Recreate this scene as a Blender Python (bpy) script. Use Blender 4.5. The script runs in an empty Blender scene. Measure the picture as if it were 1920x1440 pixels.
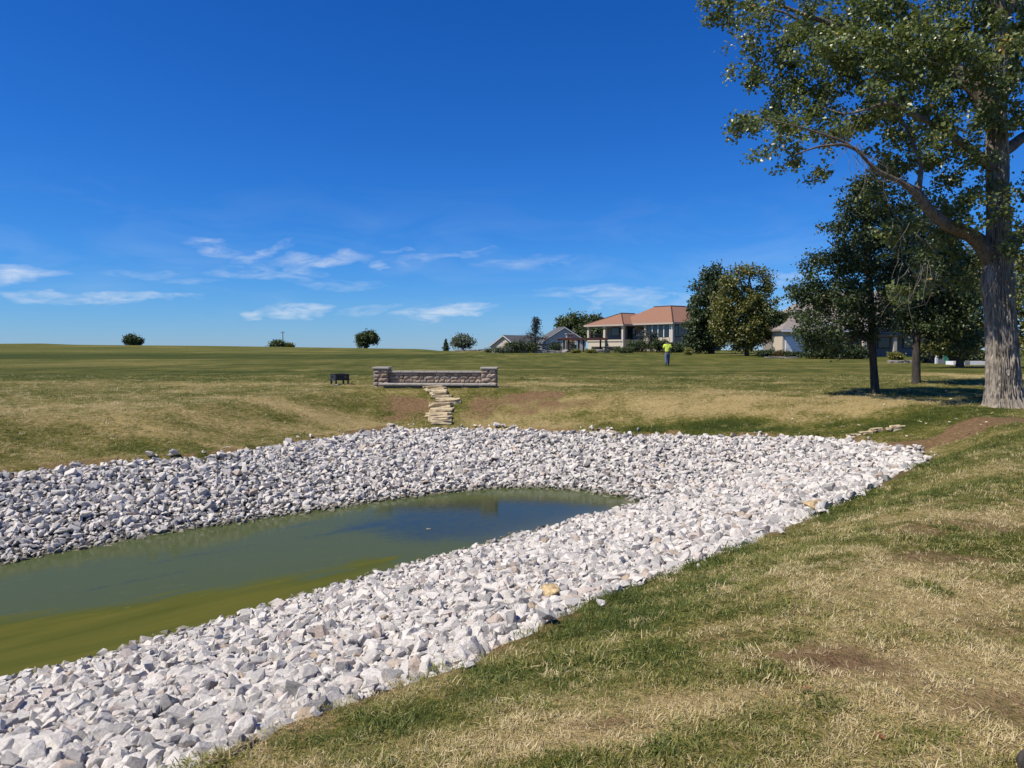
import bpy, bmesh, math, random
import numpy as np
from mathutils import Vector, Matrix

# ------------------------------------------------------------------ camera, sky, sun, exposure
SC = bpy.context.scene
COL = SC.collection
EYE = 3.25                      # camera height above the pond's water level
FPX = 1440.0                    # focal length in photo pixels (photo is 1920 x 1440)
TILT = math.atan(70 / 1440)
cam_d = bpy.data.cameras.new('camera')
cam = bpy.data.objects.new('camera', cam_d)
COL.objects.link(cam)
cam.location = (0, 0, EYE)
cam.rotation_euler = (math.pi / 2 - TILT, 0, 0)
cam_d.sensor_width = 36
cam_d.lens = 27
cam_d.clip_start = 0.05
cam_d.clip_end = 20000
SC.camera = cam

SUN_EL = math.radians(54)
SUN_AZ = math.radians(247)      # clockwise from +Y (the view direction): left, a little behind the camera
sun_vec = Vector((math.sin(SUN_AZ) * math.cos(SUN_EL), math.cos(SUN_AZ) * math.cos(SUN_EL), math.sin(SUN_EL)))
sun_d = bpy.data.lights.new('sun', 'SUN')
sun_d.energy = 5.0
sun_d.angle = math.radians(0.53)
sun_d.color = (1.0, 0.94, 0.83)
sun = bpy.data.objects.new('sun', sun_d)
COL.objects.link(sun)
sun.location = (-30, -12, 60)
sun.rotation_euler = sun_vec.to_track_quat('Z', 'Y').to_euler()

world = bpy.data.worlds.new('World')
SC.world = world
world.use_nodes = True


def build_sky():
    nt = world.node_tree
    nt.nodes.clear()
    N, L = nt.nodes.new, nt.links.new
    out = N('ShaderNodeOutputWorld')
    bg = N('ShaderNodeBackground')
    bg.inputs['Strength'].default_value = 0.082
    L(bg.outputs[0], out.inputs[0])
    sky = N('ShaderNodeTexSky')
    sky.sky_type = 'NISHITA'
    sky.sun_disc = False
    sky.sun_elevation = SUN_EL
    sky.sun_rotation = SUN_AZ
    sky.altitude = 300
    sky.air_density = 1.0
    sky.dust_density = 0.0
    sky.ozone_density = 1.0
    # clear, dry autumn air and the camera's rendering of it: one response curve for the whole sky
    sp0 = N('ShaderNodeSeparateColor')
    L(sky.outputs[0], sp0.inputs[0])
    hs = N('ShaderNodeCombineColor')
    for ch, gain, power in ((0, .475, 1.75), (1, .735, 1.19), (2, 1.36, 1.0)):
        m1 = N('ShaderNodeMath')
        m1.operation = 'MULTIPLY'
        m1.inputs[1].default_value = .082
        L(sp0.outputs[ch], m1.inputs[0])
        m2 = N('ShaderNodeMath')
        m2.operation = 'POWER'
        m2.inputs[1].default_value = power
        L(m1.outputs[0], m2.inputs[0])
        m3 = N('ShaderNodeMath')
        m3.operation = 'MULTIPLY'
        m3.inputs[1].default_value = gain / .082
        L(m2.outputs[0], m3.inputs[0])
        L(m3.outputs[0], hs.inputs[ch])
    # thin streaky clouds: each a soft patch at a fixed compass bearing and elevation, torn up by noise
    tc = N('ShaderNodeTexCoord')
    sep = N('ShaderNodeSeparateXYZ')
    L(tc.outputs['Generated'], sep.inputs[0])

    def M(op, a, b=None, c=None, clamp=False):
        n = N('ShaderNodeMath')
        n.operation = op
        n.use_clamp = clamp
        for i, v in enumerate((a, b, c)):
            if v is None:
                continue
            if isinstance(v, (int, float)):
                n.inputs[i].default_value = v
            else:
                L(v, n.inputs[i])
        return n.outputs[0]
    az = M('ARCTAN2', sep.outputs[0], sep.outputs[1])
    el = M('ARCSINE', sep.outputs[2])
    comb = N('ShaderNodeCombineXYZ')
    L(M('MULTIPLY', az, 1.0), comb.inputs[0])
    L(M('MULTIPLY', el, 3.6), comb.inputs[1])

    def noise(scale, detail, rough, dist, off):
        m = N('ShaderNodeMapping')
        m.inputs['Location'].default_value = off
        L(comb.outputs[0], m.inputs[0])
        n = N('ShaderNodeTexNoise')
        n.inputs['Scale'].default_value = scale
        n.inputs['Detail'].default_value = detail
        n.inputs['Roughness'].default_value = rough
        n.inputs['Distortion'].default_value = dist
        L(m.outputs[0], n.inputs['Vector'])
        return n.outputs[0]
    warp = noise(14, 3, 0.55, 0.4, (3, 1, 0))
    warp2 = noise(16, 3, 0.55, 0.4, (9, 5, 0))
    fine = noise(22, 4, 0.6, 0.7, (0, 7, 2))
    azw = M('ADD', az, M('MULTIPLY', M('SUBTRACT', warp, 0.5), 0.075))
    elw = M('ADD', el, M('MULTIPLY', M('SUBTRACT', warp2, 0.5), 0.034))
    clouds = [  # px, py, half width px, half height px, tilt, strength
        (20, 516, 65, 10, 0.15, .75), (160, 557, 105, 7, 0.03, .72), (320, 555, 55, 6, 0.0, .55), (405, 466, 38, 10, -0.2, .6),
        (490, 475, 45, 7, .35, .5), (590, 490, 80, 12, 0.10, .68), (500, 514, 90, 8, 0.0, .45), (540, 507, 50, 12, -.2, .3),
        (708, 496, 20, 7, 0, .5), (560, 582, 58, 11, 0.02, .95), (480, 590, 22, 7, 0, .9), (835, 583, 82, 10, 0.10, 1.0),
        (840, 480, 80, 7, .10, .34), (735, 469, 30, 4, 0, .4), (690, 585, 50, 7, 0.2, .3), (1120, 548, 110, 9, .03, .55),
        (1240, 565, 90, 13, 0, .45), (1460, 525, 55, 10, 0, .42), (1470, 572, 60, 12, 0, .45), (1110, 568, 26, 6, .2, .4),
        (640, 535, 60, 7, 0, .28), (300, 520, 90, 5, -.02, .25), (1000, 490, 90, 8, .06, .25),
        (-250, 540, 120, 12, .05, .6), (-450, 500, 90, 12, .1, .6), (2150, 540, 120, 11, 0, .5), (2400, 500, 110, 12, .05, .6)]
    total = None
    for px, py, hw, hh, tl, s in clouds:
        u, v = (px - 960) / FPX, (720 - py) / FPX
        y, z = math.cos(TILT) + v * math.sin(TILT), -math.sin(TILT) + v * math.cos(TILT)
        a0, e0 = math.atan2(u, y), math.atan2(z, math.hypot(u, y))
        ka, ke = FPX / hw / 1.25, FPX / hh / 1.5
        da = M('MULTIPLY_ADD', azw, ka, -a0 * ka)
        de = M('MULTIPLY_ADD', da, -tl * ke / ka, M('MULTIPLY_ADD', elw, ke, -e0 * ke))
        r2 = M('MULTIPLY_ADD', da, da, M('MULTIPLY', de, de))
        m = M('MULTIPLY_ADD', r2, -s, s)
        total = m if total is None else M('MAXIMUM', total, m)
    wisps = M('MULTIPLY', M('SUBTRACT', fine, 0.33, clamp=True), 2.6)
    band = M('MULTIPLY', M('SUBTRACT', 1.0, M('ABSOLUTE', M('DIVIDE', M('SUBTRACT', el, 0.10), 0.11)), clamp=True), 0.10)
    veil = M('MULTIPLY', M('SUBTRACT', noise(6, 3, .6, .6, (1, 2, 3)), 0.45, clamp=True), M('MULTIPLY', band, 4.0))
    total = M('MAXIMUM', total, 0.0)
    mask = M('ADD', M('MULTIPLY', M('POWER', total, 0.85), wisps), veil, clamp=True)
    mask = M('MULTIPLY', mask, 0.8)
    mix = N('ShaderNodeMixRGB')
    mix.inputs[2].default_value = (9.0, 9.6, 10.4, 1)
    L(mask, mix.inputs[0])
    L(hs.outputs[0], mix.inputs[1])
    L(mix.outputs[0], bg.inputs['Color'])


build_sky()
SC.view_settings.view_transform = 'Standard'
SC.view_settings.look = 'None'
SC.view_settings.exposure = 0.12
SC.view_settings.gamma = 1.0
SC.view_settings.use_curve_mapping = False
SC.cycles.max_bounces = 4
SC.cycles.diffuse_bounces = 2
SC.cycles.glossy_bounces = 2
SC.cycles.transmission_bounces = 2
SC.cycles.transparent_max_bounces = 6

# ------------------------------------------------------------------ pixel <-> place helpers
CT, ST = math.cos(TILT), math.sin(TILT)


def ray(px, py):
    u, v = (px - 960) / FPX, (720 - py) / FPX
    return np.array([u, CT + v * ST, -ST + v * CT])


def on_plane(px, py, z):
    d = ray(px, py)
    return np.array([0, 0, EYE]) + d * ((z - EYE) / d[2])


def at_depth(px, py, D):
    d = ray(px, py)
    return np.array([0, 0, EYE]) + d * (D / d[1])


def project(P):
    P = np.asarray(P, float) - np.array([0, 0, EYE])
    fw = P[..., 1] * CT - P[..., 2] * ST
    up = P[..., 1] * ST + P[..., 2] * CT
    return 960 + FPX * P[..., 0] / fw, 720 - FPX * up / fw, fw


# ------------------------------------------------------------------ numpy noise
def _hash(ix, iy, seed):
    h = (ix.astype(np.int64) * 374761393 + iy.astype(np.int64) * 668265263 + seed * 974634777) & 0x7fffffff
    h = ((h ^ (h >> 13)) * 1274126177) & 0x7fffffff
    return ((h ^ (h >> 16)) & 0xffff) / 65535.0


def vnoise(x, y, seed=0):
    x0, y0 = np.floor(x), np.floor(y)
    fx, fy = x - x0, y - y0
    fx, fy = fx * fx * (3 - 2 * fx), fy * fy * (3 - 2 * fy)
    a, b = _hash(x0, y0, seed), _hash(x0 + 1, y0, seed)
    c, d = _hash(x0, y0 + 1, seed), _hash(x0 + 1, y0 + 1, seed)
    return (a * (1 - fx) + b * fx) * (1 - fy) + (c * (1 - fx) + d * fx) * fy


def fbm(x, y, seed=0, octv=4):
    s, a, t = 0, 1.0, 0
    for i in range(octv):
        s = s + a * vnoise(x * 2 ** i, y * 2 ** i, seed + i)
        t += a
        a *= 0.5
    return s / t


def sstep(a, b, x):
    t = np.clip((x - a) / (b - a), 0, 1)
    return t * t * (3 - 2 * t)


# ------------------------------------------------------------------ pond outline and terrain
shore_px = [(0, 1058), (150, 1028), (300, 1000), (450, 978), (600, 956), (720, 938), (840, 922), (930, 915), (1010, 913),
            (1100, 920), (1170, 932), (1208, 942), (1190, 950), (1110, 970), (1000, 1000), (900, 1028), (780, 1060), (640, 1102),
            (500, 1142), (380, 1178), (250, 1218), (120, 1254), (0, 1282)]
SHORE = np.array([on_plane(x, y, 0)[:2] for x, y in shore_px] + [(-9.0, 3.6), (-13.5, -1.5), (-17, -1.8), (-17.5, 1.5), (-13.0, 6.0)])
edge_px = [(0, 880, 1.0), (180, 862, 1.0), (380, 850, 1.0), (560, 822, 1.0), (740, 797, .96), (960, 800, .96), (1150, 805, 1.0), (1400, 812, 1.05),
           (1560, 815, 1.08), (1660, 826, 1.1), (1722, 840, 1.12), (1738, 862, 1.12), (1650, 905, 1.14), (1530, 962, 1.16), (1380, 1024, 1.2),
           (1230, 1078, 1.25), (1080, 1136, 1.3), (900, 1226, 1.35), (760, 1266, 1.38), (650, 1307, 1.4), (480, 1376, 1.43), (300, 1446, 1.45)]
EDGE = np.array([on_plane(*p)[:2] for p in edge_px] + [(-3.6, 0.9), (-9, -4.5), (-15, -7), (-21, -6), (-22, 1), (-15.5, 7.5)])
EDGE_Z = np.array([p[2] for p in edge_px] + [1.45, 1.4, 1.3, 1.2, 1.1, 1.0])


def poly_dist(P, poly, vals=None):
    """signed distance (negative inside) and the value interpolated along the nearest edge"""
    n = len(poly)
    best = np.full(len(P), 1e18)
    val = np.zeros(len(P))
    inside = np.zeros(len(P), bool)
    for i in range(n):
        a, b = poly[i], poly[(i + 1) % n]
        ab = b - a
        t = np.clip(((P - a) @ ab) / (ab @ ab), 0, 1)
        q = P - (a + t[:, None] * ab)
        d = (q * q).sum(1)
        m = d < best
        best[m] = d[m]
        if vals is not None:
            v = vals[i] * (1 - t) + vals[(i + 1) % n] * t
            val[m] = v[m]
        c = (a[1] > P[:, 1]) != (b[1] > P[:, 1])
        with np.errstate(divide='ignore', invalid='ignore'):
            xi = (b[0] - a[0]) * (P[:, 1] - a[1]) / (b[1] - a[1]) + a[0]
        inside ^= c & (P[:, 0] < xi)
    d = np.sqrt(best)
    d[inside] *= -1
    return d, val


_ty = np.arange(-200, 2600, 0.5)


def _tab(knots):
    v = np.interp(_ty, [k[0] for k in knots], [k[1] for k in knots])
    k = np.hanning(17)
    return np.convolve(np.pad(v, 8, mode='edge'), k / k.sum(), 'valid')


PROF_R = _tab([(-200, 1.5), (-20, 1.6), (0, 1.65), (8, 1.62), (20, 1.71), (26, 1.87), (57, 1.95), (75, 2.03), (95, 2.28), (130, 2.56), (152, 2.6), (200, 1.2), (2600, -40)])
PROF_L = _tab([(-200, 1.5), (-20, 1.6), (0, 1.65), (8, 1.62), (20, 1.71), (26, 1.87), (57, 1.98), (90, 2.18), (130, 2.45), (165, 2.8), (196, 3.0), (206, 2.98), (260, 2.2), (2600, -40)])


def H(x, y, micro=True):
    x, y = np.atleast_1d(np.asarray(x, float)), np.atleast_1d(np.asarray(y, float))
    px = 960 + FPX * x / np.maximum(y, 8)
    right = sstep(780, 900, px)
    pl, pr = np.interp(y, _ty, PROF_L), np.interp(y, _ty, PROF_R)
    hy = np.interp(px, [-600, 0, 400, 700, 900], [641, 645.5, 648.5, 653, 656])
    crest = (650 - hy) / FPX * 200 + EYE - 3.0
    amp = sstep(57, 198, y) * (1 - sstep(205, 500, y))
    pl = pl + crest * amp + 0.55 * np.exp(-((px - 95) / 45) ** 2 - ((y - 215) / 14) ** 2)
    base = pl * (1 - right) + pr * right
    P = np.stack([x, y], 1)
    z = base.copy()
    near = (np.abs(x) < 45) & (y > -25) & (y < 45)
    if near.any():
        Q = P[near]
        de, ze = poly_dist(Q, EDGE, EDGE_Z)
        ds, _ = poly_dist(Q, SHORE)
        b = base[near]
        W = np.where(Q[:, 1] > 14.5 + 0.25 * Q[:, 0], 3.6, 1.8)
        zo = ze + (b - ze) * sstep(0, 1, de / W)
        t = np.clip(ds / np.maximum(ds - np.minimum(de, 0), 1e-6), 0, 1)
        zi = np.where(ds > 0, (ze - .05) * t ** 0.92 - 0.05 * np.minimum(1, t * 8), np.maximum(-0.9, ds * 0.45))
        zz = np.where(de > 0, zo, zi)
        if micro:
            k = np.where(de > 0, sstep(0, .6, de), 0.15)
            zz = zz + k * ((fbm(Q[:, 0] / 1.7, Q[:, 1] / 1.7, 3, 3) - .5) * 0.09 + (vnoise(Q[:, 0] / .35, Q[:, 1] / .35, 8) - .5) * 0.03)
        z[near] = zz
    return z


def hz(x, y):
    return float(H(x, y)[0])


_tt = np.concatenate([np.arange(1.5, 40, 0.03), np.arange(40, 400, 0.25)])


def ground(px, py):
    d = ray(px, py)
    d = d / d[1]
    zz = EYE + d[2] * _tt
    g = H(d[0] * _tt, _tt)
    i = int(np.argmax(zz < g))
    if not (zz < g).any():
        i = len(_tt) - 1
    D = _tt[i]
    return np.array([d[0] * D, D, g[i]])


def foot(px, D):
    """point on the terrain at depth D on the given picture column"""
    x = (px - 960) / FPX * D
    return np.array([x, D, hz(x, D)])


# ------------------------------------------------------------------ materials
MATS = {}


def new_mat(name):
    m = bpy.data.materials.new(name)
    m.use_nodes = True
    nt = m.node_tree
    b = nt.nodes['Principled BSDF']
    MATS[name] = m
    return m, nt, nt.nodes.new, nt.links.new, b


def ramp(nt, stops, src):
    r = nt.nodes.new('ShaderNodeValToRGB')
    e = r.color_ramp.elements
    while len(e) < len(stops):
        e.new(0.5)
    for k, (p, c) in zip(e, stops):
        k.position = p
        k.color = (*c, 1)
    nt.links.new(src, r.inputs[0])
    return r.outputs[0]


def tex_noise(nt, scale, detail=4, rough=.55, coord='Object', stretch=None, dist=0):
    tc = nt.nodes.new('ShaderNodeTexCoord')
    n = nt.nodes.new('ShaderNodeTexNoise')
    n.inputs['Scale'].default_value = scale
    n.inputs['Detail'].default_value = detail
    n.inputs['Roughness'].default_value = rough
    n.inputs['Distortion'].default_value = dist
    v = tc.outputs[coord]
    if stretch:
        mp = nt.nodes.new('ShaderNodeMapping')
        mp.inputs['Scale'].default_value = stretch
        nt.links.new(v, mp.inputs[0])
        v = mp.outputs[0]
    nt.links.new(v, n.inputs['Vector'])
    return n.outputs[0]


def mixc(nt, fac, a, b, mode='MIX'):
    n = nt.nodes.new('ShaderNodeMixRGB')
    n.blend_type = mode
    for i, v in enumerate((fac, a, b)):
        if isinstance(v, (int, float)):
            n.inputs[i].default_value = v
        elif isinstance(v, tuple):
            n.inputs[i].default_value = (*v, 1)
        else:
            nt.links.new(v, n.inputs[i])
    return n.outputs[0]


def math_n(nt, op, a, b=None, clamp=False):
    n = nt.nodes.new('ShaderNodeMath')
    n.operation = op
    n.use_clamp = clamp
    for i, v in enumerate((a, b)):
        if v is None:
            continue
        if isinstance(v, (int, float)):
            n.inputs[i].default_value = v
        else:
            nt.links.new(v, n.inputs[i])
    return n.outputs[0]


def attr(nt, name, typ='GEOMETRY', out='Fac'):
    n = nt.nodes.new('ShaderNodeAttribute')
    n.attribute_type = typ
    n.attribute_name = name
    return n.outputs[out]


def bump(nt, h, strength, dist, bsdf):
    n = nt.nodes.new('ShaderNodeBump')
    n.inputs['Strength'].default_value = strength
    n.inputs['Distance'].default_value = dist
    nt.links.new(h, n.inputs['Height'])
    nt.links.new(n.outputs[0], bsdf.inputs['Normal'])


def plain(name, col, rough=.7, vary=.15, scale=6, bmp=.2, bdist=.01, metal=0, spec=.4, stretch=None):
    m, nt, N, L, b = new_mat(name)
    n = tex_noise(nt, scale, 5, .6, stretch=stretch)
    lo = tuple(c * (1 - vary) for c in col)
    hi = tuple(min(1, c * (1 + vary)) for c in col)
    L(ramp(nt, [(.3, lo), (.7, hi)], n), b.inputs['Base Color'])
    b.inputs['Roughness'].default_value = rough
    b.inputs['Metallic'].default_value = metal
    b.inputs['Specular IOR Level'].default_value = spec
    if bmp:
        bump(nt, n, bmp, bdist, b)
    return m


GREEN, OLIVE, STRAW, SOIL = (.108, .116, .021), (.188, .166, .042), (.47, .350, .155), (.27, .168, .082)


def make_ground_mat():
    m, nt, N, L, b = new_mat('lawn_ground')
    dry, dirt, bed = attr(nt, 'dry'), attr(nt, 'dirt'), attr(nt, 'bed')
    n1 = tex_noise(nt, 2.2, 6, .65)
    n2 = tex_noise(nt, 11, 5, .7)
    n3 = tex_noise(nt, 60, 3, .7)
    streak = tex_noise(nt, .22, 5, .6, stretch=(.16, 1.6, 1))
    d = math_n(nt, 'ADD', dry, math_n(nt, 'MULTIPLY', math_n(nt, 'SUBTRACT', n1, .5), .8))
    d = math_n(nt, 'ADD', d, math_n(nt, 'MULTIPLY', math_n(nt, 'SUBTRACT', n2, .5), 1.5))
    d = math_n(nt, 'ADD', d, math_n(nt, 'MULTIPLY', math_n(nt, 'SUBTRACT', n3, .5), .9))
    d = math_n(nt, 'ADD', d, math_n(nt, 'MULTIPLY', math_n(nt, 'SUBTRACT', streak, .5), .7))
    streak2 = tex_noise(nt, .9, 4, .65, stretch=(.12, 1.0, 1))
    d = math_n(nt, 'ADD', d, math_n(nt, 'MULTIPLY', math_n(nt, 'SUBTRACT', streak2, .5), .55), clamp=True)
    c = ramp(nt, [(0.02, (.046, .062, .010)), (.35, GREEN), (.55, OLIVE), (.95, STRAW)], d)
    soil = ramp(nt, [(.25, (.13, .08, .042)), (.55, SOIL), (.8, (.40, .275, .155))], n2)
    dd = math_n(nt, 'ADD', dirt, math_n(nt, 'MULTIPLY', math_n(nt, 'SUBTRACT', n2, .5), .9))
    c = mixc(nt, math_n(nt, 'MULTIPLY', math_n(nt, 'SUBTRACT', dd, .3), 2.2, clamp=True), c, soil)
    c = mixc(nt, bed, c, ramp(nt, [(.3, (.09, .08, .07)), (.7, (.19, .175, .15))], n2))
    n4 = tex_noise(nt, 28, 4, .8)
    c = mixc(nt, .7, c, ramp(nt, [(.32, (.40, .40, .38)), (.68, (1.45, 1.45, 1.4))], n4), 'MULTIPLY')
    L(c, b.inputs['Base Color'])
    b.inputs['Roughness'].default_value = .95
    b.inputs['Specular IOR Level'].default_value = .1
    h = math_n(nt, 'ADD', math_n(nt, 'MULTIPLY', n2, .6), math_n(nt, 'MULTIPLY', n3, .4))
    bump(nt, h, 1.0, .10, b)
    return m


def make_rock_mat(name, src):
    m, nt, N, L, b = new_mat(name)
    if src == 'attr':
        t = attr(nt, 'tone')
    else:
        oi = N('ShaderNodeObjectInfo')
        t = oi.outputs['Random']
    base = ramp(nt, [(0, (.27, .255, .235)), (.12, (.42, .395, .365)), (.30, (.62, .58, .515)), (.70, (.74, .69, .61)), (.90, (.70, .635, .55)), (.96, (.58, .49, .42)), (1, (.48, .38, .27))], t)
    n = tex_noise(nt, 9 if src == 'attr' else 2.2, 6, .75, dist=.6)
    n2 = tex_noise(nt, 55 if src == 'attr' else 9, 5, .8)
    c = mixc(nt, .75, base, ramp(nt, [(.28, (.58, .565, .55)), (.46, (.95, .94, .93)), (.72, (1.1, 1.1, 1.1))], n), 'MULTIPLY')
    c = mixc(nt, .6, c, ramp(nt, [(.32, (.55, .54, .53)), (.5, (.95, .95, .95)), (.65, (1.12, 1.12, 1.12))], n2), 'MULTIPLY')
    # wet, algae-stained foot of the bank at the water line
    ge = N('ShaderNodeNewGeometry')
    sp = N('ShaderNodeSeparateXYZ')
    L(ge.outputs['Position'], sp.inputs[0])
    wet = math_n(nt, 'SUBTRACT', 1.0, math_n(nt, 'DIVIDE', math_n(nt, 'SUBTRACT', sp.outputs[2], 0.015), .075), clamp=True)
    c = mixc(nt, math_n(nt, 'MULTIPLY', wet, .8), c, (.13, .12, .055))
    L(c, b.inputs['Base Color'])
    b.inputs['Roughness'].default_value = .85
    b.inputs['Specular IOR Level'].default_value = .25
    bump(nt, math_n(nt, 'ADD', n, math_n(nt, 'MULTIPLY', n2, .5)), .8, .02, b)
    return m


def make_water_mat():
    m, nt, N, L, b = new_mat('pond_water')
    al, film, shallow = attr(nt, 'algae'), attr(nt, 'film'), attr(nt, 'shallow')
    tcw = N('ShaderNodeTexCoord')
    mpw = N('ShaderNodeMapping')
    mpw.inputs['Rotation'].default_value = (0, 0, math.radians(-44))
    mpw2 = N('ShaderNodeMapping')
    mpw2.inputs['Scale'].default_value = (.22, 1.5, 1)
    L(tcw.outputs['Object'], mpw.inputs[0])
    L(mpw.outputs[0], mpw2.inputs[0])
    nst = N('ShaderNodeTexNoise')
    nst.inputs['Scale'].default_value = 1.7
    nst.inputs['Detail'].default_value = 6
    nst.inputs['Distortion'].default_value = 1.0
    L(mpw2.outputs[0], nst.inputs['Vector'])
    st = nst.outputs[0]
    st2 = tex_noise(nt, 6, 5, .65, dist=1.0)
    a = math_n(nt, 'ADD', al, math_n(nt, 'MULTIPLY', math_n(nt, 'SUBTRACT', st, .5), 1.2))
    a = math_n(nt, 'MULTIPLY', math_n(nt, 'SUBTRACT', a, .30), 2.3, clamp=True)
    f = math_n(nt, 'ADD', film, math_n(nt, 'MULTIPLY', math_n(nt, 'SUBTRACT', st2, .5), .8))
    f = math_n(nt, 'MULTIPLY', math_n(nt, 'SUBTRACT', f, .22), 1.5, clamp=True)
    c = mixc(nt, shallow, (.022, .031, .015), (.11, .105, .036))
    c = mixc(nt, f, c, (.068, .084, .030))
    green = ramp(nt, [(.3, (.070, .078, .018)), (.5, (.088, .092, .021)), (.72, (.115, .108, .025))], st)
    c = mixc(nt, a, c, green)
    mpw3 = N('ShaderNodeMapping')
    mpw3.inputs['Scale'].default_value = (1.2, 4.5, 1)
    L(mpw.outputs[0], mpw3.inputs[0])
    fl = N('ShaderNodeTexNoise')
    fl.inputs['Scale'].default_value = 2.2
    fl.inputs['Detail'].default_value = 7
    fl.inputs['Roughness'].default_value = .7
    fl.inputs['Distortion'].default_value = 1.5
    L(mpw3.outputs[0], fl.inputs['Vector'])
    fleck = math_n(nt, 'MULTIPLY', math_n(nt, 'MULTIPLY', math_n(nt, 'SUBTRACT', fl.outputs[0], .60), 9.0, clamp=True), math_n(nt, 'MULTIPLY', f, .75))
    c = mixc(nt, fleck, c, (.135, .135, .035))
    L(c, b.inputs['Base Color'])
    b.inputs['IOR'].default_value = 1.33
    r = math_n(nt, 'ADD', math_n(nt, 'MULTIPLY', a, .30), math_n(nt, 'ADD', math_n(nt, 'MULTIPLY', f, .05), .025))
    L(r, b.inputs['Roughness'])
    L(math_n(nt, 'SUBTRACT', .46, math_n(nt, 'ADD', math_n(nt, 'MULTIPLY', a, .30), math_n(nt, 'MULTIPLY', f, .30))), b.inputs['Specular IOR Level'])
    rip = tex_noise(nt, 5, 3, .5, stretch=(1, 2.2, 1))
    bump(nt, rip, .10, .012, b)
    # floating scum dulls the mirror
    df = N('ShaderNodeBsdfDiffuse')
    L(c, df.inputs['Color'])
    mx = N('ShaderNodeMixShader')
    L(math_n(nt, 'ADD', math_n(nt, 'MULTIPLY', a, .45), math_n(nt, 'MULTIPLY', f, .45), clamp=True), mx.inputs[0])
    L(b.outputs[0], mx.inputs[1])
    L(df.outputs[0], mx.inputs[2])
    L(mx.outputs[0], nt.nodes['Material Output'].inputs[0])
    return m


def make_leaf_mat(name, stops, trans=.28, rough=.42, spec=.5):
    m, nt, N, L, b = new_mat(name)
    t = attr(nt, 'tone')
    c = ramp(nt, stops, t)
    L(c, b.inputs['Base Color'])
    b.inputs['Roughness'].default_value = rough
    b.inputs['Specular IOR Level'].default_value = spec
    tr = N('ShaderNodeBsdfTranslucent')
    L(mixc(nt, 1.0, c, (1.25, 1.35, .6), 'MULTIPLY'), tr.inputs['Color'])
    mx = N('ShaderNodeMixShader')
    mx.inputs[0].default_value = trans
    L(b.outputs[0], mx.inputs[1])
    L(tr.outputs[0], mx.inputs[2])
    L(mx.outputs[0], nt.nodes['Material Output'].inputs[0])
    return m


def make_grass_mat():
    m, nt, N, L, b = new_mat('grass_blades')
    t = attr(nt, 'dry', 'INSTANCER')
    v = attr(nt, 'shade')
    d = math_n(nt, 'ADD', t, math_n(nt, 'MULTIPLY', math_n(nt, 'SUBTRACT', v, .5), .55), clamp=True)
    c = ramp(nt, [(0.0, (.078, .112, .018)), (.30, (.182, .202, .038)), (.54, (.345, .31, .090)), (.8, (.58, .46, .22)), (1, (.72, .59, .33))], d)
    L(c, b.inputs['Base Color'])
    b.inputs['Roughness'].default_value = .5
    b.inputs['Specular IOR Level'].default_value = .35
    tr = N('ShaderNodeBsdfTranslucent')
    L(c, tr.inputs['Color'])
    mx = N('ShaderNodeMixShader')
    mx.inputs[0].default_value = .3
    L(b.outputs[0], mx.inputs[1])
    L(tr.outputs[0], mx.inputs[2])
    L(mx.outputs[0], nt.nodes['Material Output'].inputs[0])
    return m


def make_bark_mat(name, dark, light, stretch=(9, 9, 1.6)):
    m, nt, N, L, b = new_mat(name)
    n = tex_noise(nt, 1.6, 7, .65, stretch=stretch, dist=.7)
    n2 = tex_noise(nt, 22, 4, .7)
    c = ramp(nt, [(.30, dark), (.55, light), (.8, tuple(min(1, x * 1.35) for x in light))], n)
    c = mixc(nt, .4, c, ramp(nt, [(.3, (.7, .7, .7)), (.7, (1.2, 1.2, 1.2))], n2), 'MULTIPLY')
    L(c, b.inputs['Base Color'])
    b.inputs['Roughness'].default_value = .95
    b.inputs['Specular IOR Level'].default_value = .15
    bump(nt, n, .8, .03, b)
    return m


def make_block_mat():
    m, nt, N, L, b = new_mat('split_face_block')
    oi = N('ShaderNodeObjectInfo')
    c = ramp(nt, [(0, (.21, .155, .11)), (.35, (.34, .25, .18)), (.65, (.40, .32, .245)), (1, (.27, .22, .175))], oi.outputs['Random'])
    n = tex_noise(nt, 26, 5, .7)
    c = mixc(nt, .6, c, ramp(nt, [(.3, (.62, .62, .62)), (.7, (1.25, 1.25, 1.25))], n), 'MULTIPLY')
    L(c, b.inputs['Base Color'])
    b.inputs['Roughness'].default_value = .95
    bump(nt, n, .9, .02, b)
    return m


def make_roof_mat(name, col, course=.22):
    m, nt, N, L, b = new_mat(name)
    n = tex_noise(nt, 3.5, 5, .7)
    n2 = tex_noise(nt, 9, 3, .6, stretch=(1, 1, 5))
    c = ramp(nt, [(.25, tuple(x * .72 for x in col)), (.55, col), (.8, tuple(min(1, x * 1.25) for x in col))], n2)
    c = mixc(nt, .5, c, ramp(nt, [(.3, (.8, .8, .8)), (.7, (1.15, 1.15, 1.15))], n), 'MULTIPLY')
    L(c, b.inputs['Base Color'])
    b.inputs['Roughness'].default_value = .9
    w = N('ShaderNodeTexWave')
    w.wave_type = 'BANDS'
    w.bands_direction = 'Z'
    w.wave_profile = 'SAW'
    w.inputs['Scale'].default_value = 1.0 / course * .5
    tc = N('ShaderNodeTexCoord')
    L(tc.outputs['Object'], w.inputs['Vector'])
    bump(nt, w.outputs[1], .5, .03, b)
    return m


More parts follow.
